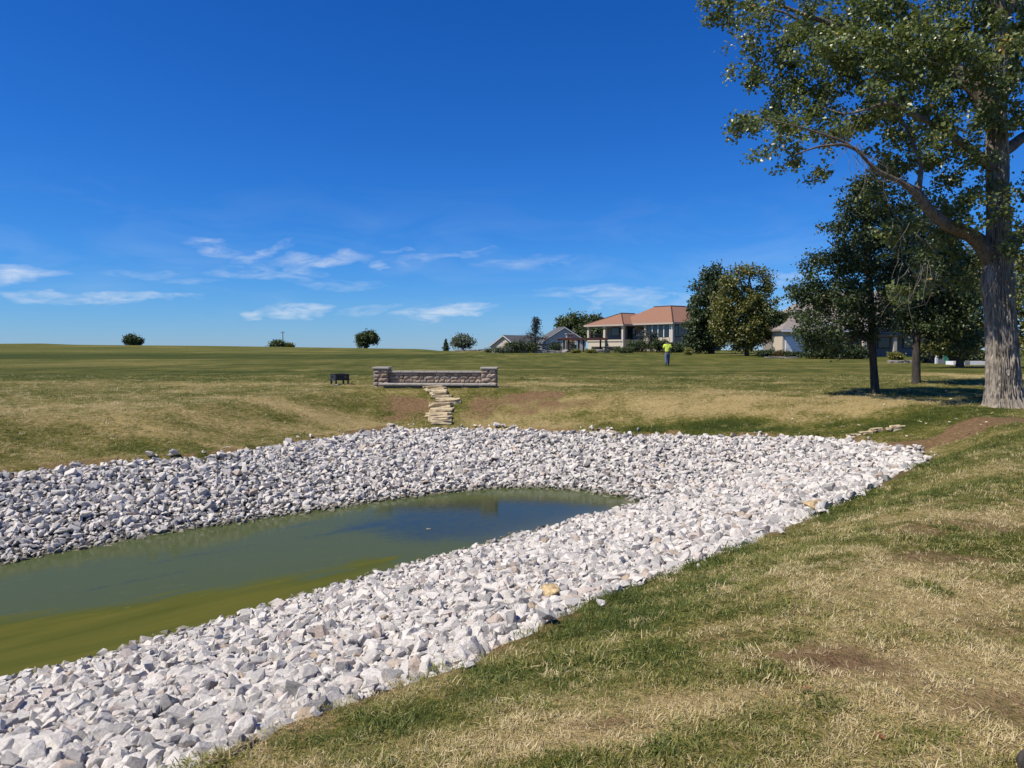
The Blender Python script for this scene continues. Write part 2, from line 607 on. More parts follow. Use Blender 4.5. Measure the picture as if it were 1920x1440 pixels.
M_GROUND = make_ground_mat()
M_ROCK = make_rock_mat('limestone_rubble', 'attr')
M_ROCK_O = make_rock_mat('limestone_rock', 'object')
M_WATER = make_water_mat()
M_GRASS = make_grass_mat()
M_BLOCK = make_block_mat()
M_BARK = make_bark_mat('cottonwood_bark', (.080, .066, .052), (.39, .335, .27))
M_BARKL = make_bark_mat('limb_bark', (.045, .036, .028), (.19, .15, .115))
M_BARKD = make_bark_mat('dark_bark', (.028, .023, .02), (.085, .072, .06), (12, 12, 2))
M_TWIG = plain('pale_dead_twig', (.21, .175, .14), .9, .25, 8)
M_LEAF_BIG = make_leaf_mat('cottonwood_leaf', [(0, (.088, .114, .042)), (.5, (.158, .19, .060)), (.88, (.235, .255, .078)), (.97, (.30, .28, .08)), (1, (.46, .29, .07))], .25, .36, .55)
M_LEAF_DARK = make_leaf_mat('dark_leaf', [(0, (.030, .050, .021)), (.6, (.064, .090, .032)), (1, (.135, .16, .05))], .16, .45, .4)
M_LEAF_MID = make_leaf_mat('mid_green_leaf', [(0, (.042, .064, .022)), (.5, (.078, .105, .034)), (1, (.14, .16, .05))], .22)
M_LEAF_YEL = make_leaf_mat('yellow_green_leaf', [(0, (.090, .098, .024)), (.5, (.165, .165, .042)), (.9, (.25, .23, .06)), (1, (.30, .23, .08))], .25)
M_LEAF_PALE = make_leaf_mat('pale_green_leaf', [(0, (.10, .125, .085)), (1, (.20, .22, .15))], .25)
M_NEEDLE_BLUE = make_leaf_mat('blue_spruce_needle', [(0, (.050, .075, .075)), (1, (.13, .17, .17))], .1, .6)
M_NEEDLE_GREY = make_leaf_mat('grey_green_needle', [(0, (.022, .032, .028)), (1, (.070, .085, .072))], .1, .6)
M_LEAF_RUST = make_leaf_mat('rusty_leaf', [(0, (.055, .06, .02)), (.45, (.11, .09, .03)), (1, (.24, .11, .045))], .25)
M_LEAF_GOLD = make_leaf_mat('golden_leaf', [(0, (.13, .14, .03)), (1, (.32, .29, .07))], .3)
M_CAP = plain('grey_capstone', (.38, .345, .29), .9, .2, 14, .5, .01)
M_SLAB = plain('yellow_limestone', (.50, .40, .24), .9, .38, 5, .9, .02)
M_STONE = plain('pale_ledge_stone', (.30, .27, .23), .9, .3, 3, .6, .03)
M_BLACK = plain('black_steel', (.022, .024, .03), .45, .2, 10, .1, .003, 0, .5)
M_STUCCO = plain('cream_stucco', (.56, .475, .36), .9, .06, 5, .15)
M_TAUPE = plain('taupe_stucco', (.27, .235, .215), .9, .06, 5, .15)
M_TRIM = plain('white_trim', (.78, .77, .74), .6, .04, 4, 0)
M_FASCIA = plain('tan_fascia', (.46, .38, .31), .7, .05, 4, 0)
M_DARKWOOD = plain('dark_brown_wood', (.055, .032, .026), .7, .2, 6, .2)
M_PERGOLA = plain('red_brown_roof_boards', (.17, .068, .055), .7, .2, 4, .2)
M_FRAME = plain('dark_window_frame', (.035, .04, .055), .5, .1, 4, 0)
M_SIDING = plain('grey_siding', (.47, .48, .49), .8, .06, 4, .3, .02, stretch=(.2, .2, 8))
M_TAN = plain('tan_siding', (.60, .51, .40), .8, .06, 4, .3, .02, stretch=(.2, .2, 8))
M_ROOF_RED = make_roof_mat('terracotta_shingle', (.285, .142, .085))
M_ROOF_GREY = make_roof_mat('grey_shingle', (.115, .110, .108))
M_ROOF_TAUPE = make_roof_mat('taupe_shingle', (.28, .235, .205))
M_VEST = plain('safety_yellow_cotton', (.66, .78, .09), .8, .06, 20, .3)
M_DENIM = plain('blue_denim', (.10, .14, .23), .85, .25, 14, .3)
M_SKIN = plain('dark_tan_skin', (.13, .075, .05), .6, .08, 10, 0)
M_HAIR = plain('dark_hair', (.015, .012, .01), .6, .2, 20, 0)
M_BOOT = plain('brown_leather', (.055, .04, .03), .6, .2, 12, .2)
M_WHITE = plain('white_painted_board', (.82, .82, .80), .5, .03, 5, 0)
M_GREYP = plain('grey_panel', (.24, .25, .27), .6, .08, 5, 0)
M_GREENP = plain('green_plastic', (.05, .20, .10), .5, .1, 5, 0)
M_POLE = plain('weathered_pole', (.28, .25, .22), .9, .2, 3, .3)
M_GOLDROCK = plain('ochre_stained_rock', (.52, .38, .20), .9, .5, 5, .7, .03)
M_LEAFLIT = plain('dry_orange_leaf', (.27, .10, .04), .7, .3, 30, .2)
M_LEAFPALE = plain('dry_pale_leaf', (.62, .55, .40), .7, .2, 30, .2)
mg, ntg, Ng, Lg, bg_ = new_mat('window_glass')
bg_.inputs['Base Color'].default_value = (.012, .018, .020, 1)
bg_.inputs['Roughness'].default_value = .04
bg_.inputs['Specular IOR Level'].default_value = .6
M_GLASS = mg

# ------------------------------------------------------------------ mesh helpers


def mesh_np(name, V, F, mats=(), attrs=None, smooth=False):
    """V (n,3), F (m,k) uniform faces"""
    me = bpy.data.meshes.new(name)
    V = np.ascontiguousarray(V, np.float32)
    F = np.ascontiguousarray(F, np.int32)
    m, k = F.shape
    me.vertices.add(len(V))
    me.vertices.foreach_set('co', V.ravel())
    me.loops.add(m * k)
    me.loops.foreach_set('vertex_index', F.ravel())
    me.polygons.add(m)
    me.polygons.foreach_set('loop_start', np.arange(m, dtype=np.int32) * k)
    me.polygons.foreach_set('use_smooth', np.full(m, smooth))
    for key, val in (attrs or {}).items():
        a = me.attributes.new(key, 'FLOAT', 'POINT')
        a.data.foreach_set('value', np.ascontiguousarray(val, np.float32))
    me.update(calc_edges=True)
    me.validate()
    for x in mats:
        me.materials.append(x)
    return me


def link(name, data, parent=None, loc=None):
    o = bpy.data.objects.new(name, data)
    COL.objects.link(o)
    if parent:
        o.parent = parent
    if loc is not None:
        o.location = loc
    return o


def tag(o, label=None, cat=None, group=None, kind=None):
    for k, v in (('label', label), ('category', cat), ('group', group), ('kind', kind)):
        if v:
            o[k] = v
    return o


def thing(name, label, cat, loc=(0, 0, 0), rz=0, group=None):
    o = link(name, None, loc=tuple(float(c) for c in loc))
    o.rotation_euler = (0, 0, rz)
    o.empty_display_size = .3
    return tag(o, label, cat, group)


class MB:
    """collects shapes and links them as one mesh object"""

    def __init__(s):
        s.v, s.f = [], []

    def poly(s, pts, faces):
        b = len(s.v)
        s.v += [tuple(float(c) for c in p) for p in pts]
        s.f += [tuple(b + i for i in f) for f in faces]
        return s

    def box(s, x0, x1, y0, y1, z0, z1):
        p = [(x0, y0, z0), (x1, y0, z0), (x1, y1, z0), (x0, y1, z0), (x0, y0, z1), (x1, y0, z1), (x1, y1, z1), (x0, y1, z1)]
        return s.poly(p, [(0, 3, 2, 1), (4, 5, 6, 7), (0, 1, 5, 4), (1, 2, 6, 5), (2, 3, 7, 6), (3, 0, 4, 7)])

    def prism(s, pts, z0, z1):
        n = len(pts)
        p = [(x, y, z0) for x, y in pts] + [(x, y, z1) for x, y in pts]
        return s.poly(p, [tuple(range(n))[::-1], tuple(range(n, 2 * n))] + [(i, (i + 1) % n, n + (i + 1) % n, n + i) for i in range(n)])

    def extrude_x(s, yz, x0, x1):
        n = len(yz)
        p = [(x0, y, z) for y, z in yz] + [(x1, y, z) for y, z in yz]
        return s.poly(p, [tuple(range(n))[::-1], tuple(range(n, 2 * n))] + [(i, (i + 1) % n, n + (i + 1) % n, n + i) for i in range(n)])

    def extrude_y(s, xz, y0, y1):
        n = len(xz)
        p = [(x, y0, z) for x, z in xz] + [(x, y1, z) for x, z in xz]
        return s.poly(p, [tuple(range(n)), tuple(range(n, 2 * n))[::-1]] + [(i, n + i, n + (i + 1) % n, (i + 1) % n) for i in range(n)])

    def tube(s, pts, rad, k=6, cap=True):
        V, F = tube_np(np.array(pts, float), np.array(rad, float), k)
        b = len(s.v)
        s.v += [tuple(p) for p in V]
        s.f += [tuple(int(i) + b for i in f) for f in F]
        if cap:
            s.f += [tuple(b + i for i in range(k))[::-1], tuple(b + len(V) - k + i for i in range(k))]
        return s

    def build(s, name, mat, parent=None, loc=None, bevel=0, smooth=False):
        me = bpy.data.meshes.new(name)
        me.from_pydata(s.v, [], s.f)
        bm = bmesh.new()
        bm.from_mesh(me)
        bmesh.ops.recalc_face_normals(bm, faces=bm.faces)
        if bevel:
            bmesh.ops.bevel(bm, geom=bm.edges[:], offset=bevel, segments=1, affect='EDGES', clamp_overlap=True)
        bm.to_mesh(me)
        bm.free()
        if smooth:
            me.polygons.foreach_set('use_smooth', [True] * len(me.polygons))
        me.materials.append(mat)
        return link(name, me, parent, loc)


def tube_np(P, R, k=6):
    n = len(P)
    T = np.gradient(P, axis=0)
    T /= np.linalg.norm(T, axis=1)[:, None] + 1e-9
    ref = np.array([0.31, 0.17, 1.0]) if abs(T[0, 2]) < .9 else np.array([1.0, .2, .1])
    A = np.cross(T, ref)
    A /= np.linalg.norm(A, axis=1)[:, None] + 1e-9
    B = np.cross(T, A)
    th = np.arange(k) * 2 * math.pi / k
    V = P[:, None, :] + R[:, None, None] * (np.cos(th)[None, :, None] * A[:, None, :] + np.sin(th)[None, :, None] * B[:, None, :])
    i, j = np.meshgrid(np.arange(n - 1), np.arange(k), indexing='ij')
    a, b = i * k + j, i * k + (j + 1) % k
    F = np.stack([a, b, b + k, a + k], -1).reshape(-1, 4)
    return V.reshape(-1, 3), F


# ------------------------------------------------------------------ terrain sheet
def axis(lo, hi, fine_lo, fine_hi, step, grow=1.09):
    a = list(np.arange(fine_lo, fine_hi + 1e-6, step))
    s = step
    x = a[-1]
    while x < hi:
        s *= grow
        x += s
        a.append(x)
    s = step
    x = a[0]
    pre = []
    while x > lo:
        s *= grow
        x -= s
        pre.append(x)
    return np.array(pre[::-1] + a)


def lawn_zones(x, y):
    """dryness and bare-soil amount of the lawn at places (x, y)"""
    P = np.stack([x, y], 1)
    dry = np.full(len(x), .47)
    dirt = np.zeros(len(x))

    def blob(px, py, rx, ry, add, field, rot=0.0):
        c = ground(px, py)
        a = x - c[0]
        b = y - c[1]
        ca, sa = math.cos(rot), math.sin(rot)
        u, v = (a * ca + b * sa) / rx, (-a * sa + b * ca) / ry
        w = 1 - sstep(.35, 1.25, np.sqrt(u * u + v * v) + (fbm(x / (.35 * min(rx, ry) + .12), y / (.35 * min(rx, ry) + .12), int(px), 3) - .5) * 1.1)
        field += add * w
    far = sstep(26, 34, y)
    mid = sstep(16, 22, y) * (1 - far)
    # dry band on the slope left of and round the bench wall
    left = (1 - sstep(-1, 3, x)) * sstep(11, 14, y) * (1 - sstep(27.5, 31, y + .12 * x))
    dry += .15 * left
    for p in [(330, 720, 4, 1.0, .2), (150, 760, 3.5, 1.2, .15), (480, 790, 2.2, .7, .15), (1000, 720, 3.5, 1.2, .25), (1080, 760, 4, 2.0, .22),
              (1300, 740, 4, 2, .25), (1480, 758, 4.5, 1.4, .36), (1620, 768, 3.5, 1.0, .34), (1200, 712, 6, 1.5, .15), (1830, 705, 3.0, 4.5, .6),
              (1560, 1280, 1.0, .5, .3), (1700, 1120, 1.2, .7, .3), (1800, 1250, .8, .5, .35), (1850, 960, 2, 1.1, .28), (1450, 1180, .8, .4, .25),
              (1250, 1330, .6, .25, .32), (1100, 1380, .5, .2, .3), (1850, 1080, 1.2, 1, .3), (1700, 1380, .9, .3, .25), (1880, 870, 2, 1, .25),
              (60, 850, 1.5, .5, .2), (560, 760, 2.5, .7, .15), (1900, 1300, .6, .6, .3), (750, 1400, .5, .2, .15)]:
        blob(*p[:5], dry)
    for p in [(320, 838, 1.6, .5, -.26), (210, 845, 1.0, .3, -.2), (400, 830, 1.0, .3, -.24), (690, 770, 1.2, .5, -.14), (1350, 795, 3.5, .5, -.35), (1480, 800, 3, .5, -.3),
              (1620, 700, 5, 4, -.12), (1600, 960, 2.0, .7, -.22), (1440, 1040, 1.0, .5, -.26), (1280, 1110, .8, .35, -.22), (1150, 1170, .7, .25, -.2), (960, 1260, .6, .22, -.18),
              (1200, 1230, .6, .3, -.22), (840, 1330, .6, .25, -.25), (700, 1400, .5, .2, -.25), (1080, 1430, .3, .12, -.35), (1440, 1200, .4, .2, -.25),
              (1750, 870, 2.5, .9, -.25), (1800, 775, 3.0, .8, -.3), (1420, 1270, .4, .15, -.25), (1620, 1380, .6, .2, -.22)]:
        blob(*p[:5], dry)
    for p in [(1530, 1235, .65, .22, .75), (1640, 1265, .45, .18, .5), (1790, 990, .9, .45, .6), (1760, 1050, .7, .3, .65), (1400, 1195, .5, .12, .5), (1880, 1345, .35, .3, .6),
              (1890, 1180, .4, .3, .5), (1780, 812, 3.2, .75, .85), (1700, 832, 1.2, .5, .6), (1880, 790, 2.5, .6, .75), (770, 770, .9, 1.3, .75), (735, 755, 1.2, .7, .5), (890, 770, .6, 1.0, .5),
              (985, 750, 1.7, .7, .65), (1080, 758, 1.8, .5, .55), (960, 775, 1.2, .6, .35), (680, 722, .8, .35, .5), (1030, 738, 1.6, .5, .4), (1260, 770, 1.5, .3, .3), (900, 745, .5, .8, .4),
              (1180, 1170, .3, .1, .4), (1090, 1370, .4, .12, .45), (1200, 1350, .3, .1, .4)]:
        blob(*p[:5], dirt)
    # mown far field: olive green in broad bands, one darker strip before the crest
    ff = .34 + .22 * (fbm(x / 30, y / 5.5, 21, 4) - .5) * 2
    dry = dry * (1 - far) + far * np.maximum(ff, dry - .12)
    px = 960 + FPX * x / np.maximum(y, 5)
    strip = sstep(70, 76, y + 9 * (fbm(x / 25, y / 25, 91, 3) - .5)) * (1 - sstep(94, 104, y + 16 * (fbm(x / 18, y / 18, 92, 3) - .5))) * (1 - sstep(820, 930, px))
    dry -= .30 * strip
    dry += .62 * (fbm(x / .9, y / .9, 31, 4) - .5) + .30 * (fbm(x / 2.6, y / 1.9, 36, 3) - .5)
    # bare, straw-littered strip along the rock edge
    nb = (np.abs(x) < 40) & (y < 40)
    de = np.full(len(x), 9.0)
    de[nb] = poly_dist(P[nb], EDGE)[0]
    rim = np.exp(-(np.maximum(de, 0) / .22) ** 2) * (fbm(x / .8, y / .8, 77, 2) > .47)
    dirt += .65 * rim
    dry += .25 * rim
    return np.clip(dry, 0, 1), np.clip(dirt, 0, 1), de


def build_ground():
    gx = axis(-2600, 2600, -13, 14, .17)
    gy = axis(-300, 2600, .4, 31, .17)
    X, Y = np.meshgrid(gx, gy)
    x, y = X.ravel(), Y.ravel()
    z = H(x, y)
    dry, dirt, de = lawn_zones(x, y)
    bed = 1 - sstep(-.28, -.06, de)
    nx, ny = len(gx), len(gy)
    i, j = np.meshgrid(np.arange(ny - 1), np.arange(nx - 1), indexing='ij')
    a = i * nx + j
    F = np.stack([a, a + 1, a + nx + 1, a + nx], -1).reshape(-1, 4)
    me = mesh_np('ground', np.stack([x, y, z], 1), F, [M_GROUND], dict(dry=dry, dirt=dirt, bed=bed), True)
    tag(link('ground', me), kind='structure', label='mown lawn and field rising gently to the horizon')


build_ground()


def build_water():
    lo, hi = SHORE.min(0) - .3, SHORE.max(0) + .3
    s = .09
    gx, gy = np.arange(lo[0], hi[0], s), np.arange(lo[1], hi[1], s)
    X, Y = np.meshgrid(gx, gy)
    x, y = X.ravel(), Y.ravel()
    P = np.stack([x, y], 1)
    d, _ = poly_dist(P, SHORE)
    ap = [(0, 1152), (100, 1148), (230, 1132), (350, 1112), (440, 1106), (560, 1084), (660, 1052), (735, 1040), (785, 1044), (740, 1062), (640, 1102),
          (500, 1150), (250, 1230), (0, 1300)]
    A = np.array([on_plane(u, v, 0)[:2] for u, v in ap] + [(-9, 3), (-14, -3), (-17, -1), (-9.5, 6.4)])
    ad, _ = poly_dist(P, A)
    w = (fbm(x / 1.1, y / 1.1, 5, 4) - .5) * .5
    algae = 1 - sstep(-.7, .6, ad + w * 1.3)
    fp = [(690, 985), (760, 952), (880, 940), (1000, 938), (1120, 945), (1215, 940), (1180, 962), (1060, 990), (960, 1020), (900, 1010), (800, 1012)]
    FP = np.array([on_plane(u, v, 0)[:2] for u, v in fp])
    fd, _ = poly_dist(P, FP)
    film = sstep(-.35, .9, fd + w * 1.5)
    for u, v, rx, ry in ((395, 1036, 1.2, .16), (620, 1000, 1.0, .14), (250, 1090, 1.0, .10), (560, 985, .8, .12)):
        c = on_plane(u, v, 0)
        ca, sa = .72, .69
        q = np.sqrt((((x - c[0]) * ca + (y - c[1]) * sa) / rx) ** 2 + ((-(x - c[0]) * sa + (y - c[1]) * ca) / ry) ** 2)
        film -= .45 * (1 - sstep(.1, 1.5, q + w * 3))
    film = .42 + np.clip(film, 0, 1) * .56
    shallow = np.exp(np.minimum(d, 0) / .42)
    nx, ny = len(gx), len(gy)
    i, j = np.meshgrid(np.arange(ny - 1), np.arange(nx - 1), indexing='ij')
    a = (i * nx + j).ravel()
    F = np.stack([a, a + 1, a + nx + 1, a + nx], -1)
    keep = (d[F] < .25).any(1)
    F = F[keep]
    used = np.unique(F)
    remap = np.full(len(x), -1)
    remap[used] = np.arange(len(used))
    me = mesh_np('pond_water', np.stack([x, y, np.zeros(len(x))], 1)[used], remap[F], [M_WATER],
                 dict(algae=algae[used], film=film[used], shallow=shallow[used]), True)
    tag(link('pond_water', me), kind='structure', label='still murky green pond water with algae film')


build_water()

# ------------------------------------------------------------------ rock bank
rng = np.random.default_rng(11)


def rock_shape(seed, n, bev=0.0, sub=0, rough=0.0):
    r = np.random.default_rng(seed)
    p = r.normal(size=(n, 3))
    p /= np.linalg.norm(p, axis=1)[:, None]
    p = np.sign(p) * np.abs(p) ** .75
    p *= r.uniform(.75, 1.0, (n, 1))
    p *= np.array([1.0, r.uniform(.55, .8), r.uniform(.40, .62)])
    bm = bmesh.new()
    for q in p:
        bm.verts.new(q)
    res = bmesh.ops.convex_hull(bm, input=bm.verts)
    bmesh.ops.delete(bm, geom=list({e for e in res['geom_interior'] + res['geom_unused'] if isinstance(e, bmesh.types.BMVert) and e.is_valid}), context='VERTS')
    bmesh.ops.dissolve_limit(bm, angle_limit=math.radians(14), verts=bm.verts, edges=bm.edges)
    if bev:
        bmesh.ops.bevel(bm, geom=bm.edges[:], offset=bev, segments=1, affect='EDGES', clamp_overlap=True)
    bmesh.ops.triangulate(bm, faces=bm.faces)
    if sub:
        bmesh.ops.subdivide_edges(bm, edges=[e for e in bm.edges if e.calc_length() > .3], cuts=sub, use_grid_fill=True)
        bmesh.ops.triangulate(bm, faces=bm.faces)
        for v in bm.verts:
            c = v.co * 3.1
            k = math.sin(c.x * 2.3 + seed) * math.cos(c.y * 2.9 + seed * 2) + math.sin(c.z * 3.7 + c.x * 1.9 + seed) * .7
            v.co += v.co.normalized() * rough * k + Vector(r.normal(size=3)) * rough * .35
    bm.verts.ensure_lookup_table()
    bm.verts.index_update()
    V = np.array([v.co for v in bm.verts])
    F = np.array([[v.index for v in f.verts] for f in bm.faces])
    bm.free()
    V -= (V.max(0) + V.min(0)) / 2
    V /= np.ptp(V, axis=0).max()
    return V, F


ROCK_HI = [rock_shape(100 + i, 14 + i % 8, .03, 2, .02) for i in range(18)]
ROCK_MID = [rock_shape(300 + i, 13 + i % 7, .035) for i in range(16)]
ROCK_LO = [rock_shape(500 + i, 11 + i % 5) for i in range(16)]


def rot_mats(r, n, tilt):
    a = r.uniform(0, 2 * math.pi, n)
    ax = r.uniform(0, 2 * math.pi, n)
    t = r.normal(0, tilt, n)
    ca, sa = np.cos(a), np.sin(a)
    Rz = np.zeros((n, 3, 3))
    Rz[:, 0, 0], Rz[:, 0, 1], Rz[:, 1, 0], Rz[:, 1, 1], Rz[:, 2, 2] = ca, -sa, sa, ca, 1
    k = np.stack([np.cos(ax), np.sin(ax), np.zeros(n)], 1)
    K = np.zeros((n, 3, 3))
    K[:, 0, 2], K[:, 1, 2], K[:, 2, 0], K[:, 2, 1] = k[:, 1], -k[:, 0], -k[:, 1], k[:, 0]
    I = np.eye(3)[None]
    Rt = I + np.sin(t)[:, None, None] * K + (1 - np.cos(t))[:, None, None] * (K @ K)
    return Rt @ Rz


def build_rocks():
    r = rng
    lo, hi = np.array([-17.0, 0.6]), np.array([11.0, 27.0])
    pts, size, lift = [], [], []
    for s, mean, sig, up in ((.060, .077, .30, .10), (.092, .085, .36, .50), (.36, .115, .22, .40)):
        gx, gy = np.arange(lo[0], hi[0], s), np.arange(lo[1], hi[1], s)
        X, Y = np.meshgrid(gx, gy)
        p = np.stack([X.ravel(), Y.ravel()], 1) + r.uniform(-.48, .48, (X.size, 2)) * s
        pts.append(p)
        size.append(np.clip(mean * np.exp(r.normal(0, sig, len(p))), .035, .165))
        lift.append(np.full(len(p), up))
    P, S, U = np.concatenate(pts), np.concatenate(size), np.concatenate(lift)
    de, _ = poly_dist(P, EDGE)
    ds, _ = poly_dist(P, SHORE)
    px, py, fw = project(np.column_stack([P, np.full(len(P), .6)]))
    wob = (fbm(P[:, 0] / .6, P[:, 1] / .6, 4, 3) - .5) * .5
    rad = np.hypot(P[:, 0], P[:, 1])
    pk = np.where(rad < 8.5, 1.0, np.where(rad < 13, .74, .55))
    stray = (U < .2) & (r.uniform(size=len(P)) < .022) & (de < .20)
    keep = (r.uniform(size=len(P)) < pk) & ((de < -.05 + wob) | stray) & (ds > -.22 + wob * .6) & (fw > .4) & (px > -420) & (px < 2200) & (py < 1780)
    P, S, U, de, ds = P[keep], S[keep], U[keep], de[keep], ds[keep]
    rad = rad[keep]
    S *= np.where(rad < 8.5, 1.0, np.where(rad < 13, 1.15, 1.30))
    S *= np.where(de > .03, .62, 1)
    S *= np.where(ds < .5, .85, 1) * np.where((de > -.5) & (P[:, 1] < 15), 1.15, 1)
    z = H(P[:, 0], P[:, 1], False) + S * (.16 + U * .34)
    z = np.where(ds < 0.12, np.maximum(z, -.03), z)
    Rm = rot_mats(r, len(P), .8)
    tone = r.uniform(0, 1, len(P))
    C = np.column_stack([P, z])
    px, py, fw = project(C)
    inframe = (px > 5) & (px < 1915) & (py > 5) & (py < 1432)
    score = np.where(inframe, S / fw * (.6 + U), 0)
    order = np.argsort(-score)
    own = np.zeros(len(P), bool)
    own[order[:292]] = True
    # the rubble mass
    Vs, Fs, Ts, base = [], [], [], 0
    for bank, sel in ((ROCK_MID, (fw < 6) & ~own), (ROCK_LO, (fw >= 6) & ~own)):
        idx = np.nonzero(sel)[0]
        var = r.integers(0, len(bank), len(idx))
        for k, (V, F) in enumerate(bank):
            m = idx[var == k]
            if not len(m):
                continue
            W = np.einsum('nij,vj->nvi', Rm[m], V) * S[m][:, None, None] + C[m][:, None, :]
            Vs.append(W.reshape(-1, 3))
            Fs.append((F[None] + (np.arange(len(m)) * len(V))[:, None, None] + base).reshape(-1, 3))
            Ts.append(np.repeat(tone[m], len(V)))
            base += len(m) * len(V)
    me = mesh_np('rock_bank', np.concatenate(Vs), np.concatenate(Fs), [M_ROCK], dict(tone=np.concatenate(Ts)))
    tag(link('rock_bank', me), 'broken white limestone rubble lining the pond bank', 'rubble', kind='stuff')
    print('rocks', len(P), 'tris', len(me.polygons))
    # the largest rocks, each an object of its own
    meshes = [mesh_np('limestone_rock', V, F, [M_ROCK_O]) for V, F in ROCK_HI]
    for i in np.nonzero(own)[0]:
        o = link('limestone_rock', meshes[int(r.integers(0, len(meshes)))])
        o.matrix_world = Matrix.Translation(Vector(C[i])) @ Matrix(Rm[i].tolist()).to_4x4() @ Matrix.Scale(float(S[i]), 4)
        tag(o, 'large pale grey limestone rock among the biggest nearest ones on the pond bank', 'rock', 'large limestone rocks on the near bank')


build_rocks()


def single_rock(name, px, py, size, label, mat, seed, up=.3, squash=1, cat='rock', zfix=None):
    V, F = rock_shape(seed, 20, .05, 1, .02)
    c = ground(px, py) if zfix is None else on_plane(px, py, zfix)
    o = link(name, mesh_np(name, V * np.array([1, 1, squash]), F, [mat]))
    o.location = (c[0], c[1], c[2] + size * up)
    o.scale = (size,) * 3
    o.rotation_euler = (0, 0, seed * 1.7)
    return tag(o, label, cat)


single_rock('stained_rock', 1032, 1126, .24, 'ochre stained rock at the grass edge of the near rock bank', M_GOLDROCK, 901, .35)
single_rock('stained_rock', 1528, 962, .34, 'tan jagged rock where white rocks meet grass on the right', M_GOLDROCK, 902, .3)
single_rock('stained_rock', 1478, 972, .26, 'small flat tan rock left of the tan jagged rock', M_GOLDROCK, 903, .2, .7)
single_rock('water_stone', 803, 993, .09, 'tiny dark stone poking out of the middle of the pond', M_STONE, 904, .1, .6, 'stone', 0)
single_rock('water_stone', 1168, 947, .10, 'small dark stone in the water at the narrow end of the pond', M_STONE, 905, .1, .6, 'stone', 0)

# ------------------------------------------------------------------ grass
def tuft_mesh(seed, nb, hgt, wid, spread, lean):
    r = np.random.default_rng(seed)
    V, F, S = [], [], []
    for b in range(nb):
        a = r.uniform(0, 2 * math.pi)
        p = np.array([r.normal(0, spread), r.normal(0, spread), -.004])
        h = hgt * r.uniform(.5, 1.15)
        out = np.array([math.cos(a), math.sin(a), 0])
        side = np.array([-out[1], out[0], 0]) * wid * r.uniform(.6, 1.2)
        l = lean * r.uniform(.2, 1.6)
        tz = h * max(.12, 1.0 - .5 * l)
        m = p + out * h * .45 * l + np.array([0, 0, tz * .55 + h * .10])
        t = p + out * h * l + np.array([0, 0, tz])
        k = len(V)
        V += [p - side, p + side, m - side * .8, m + side * .8, t]
        F += [(k, k + 1, k + 3), (k, k + 3, k + 2), (k + 2, k + 3, k + 4)]
        S += [r.uniform()] * 5
    return mesh_np('grass_tuft', np.array(V), np.array(F), [M_GRASS], dict(shade=S), True)


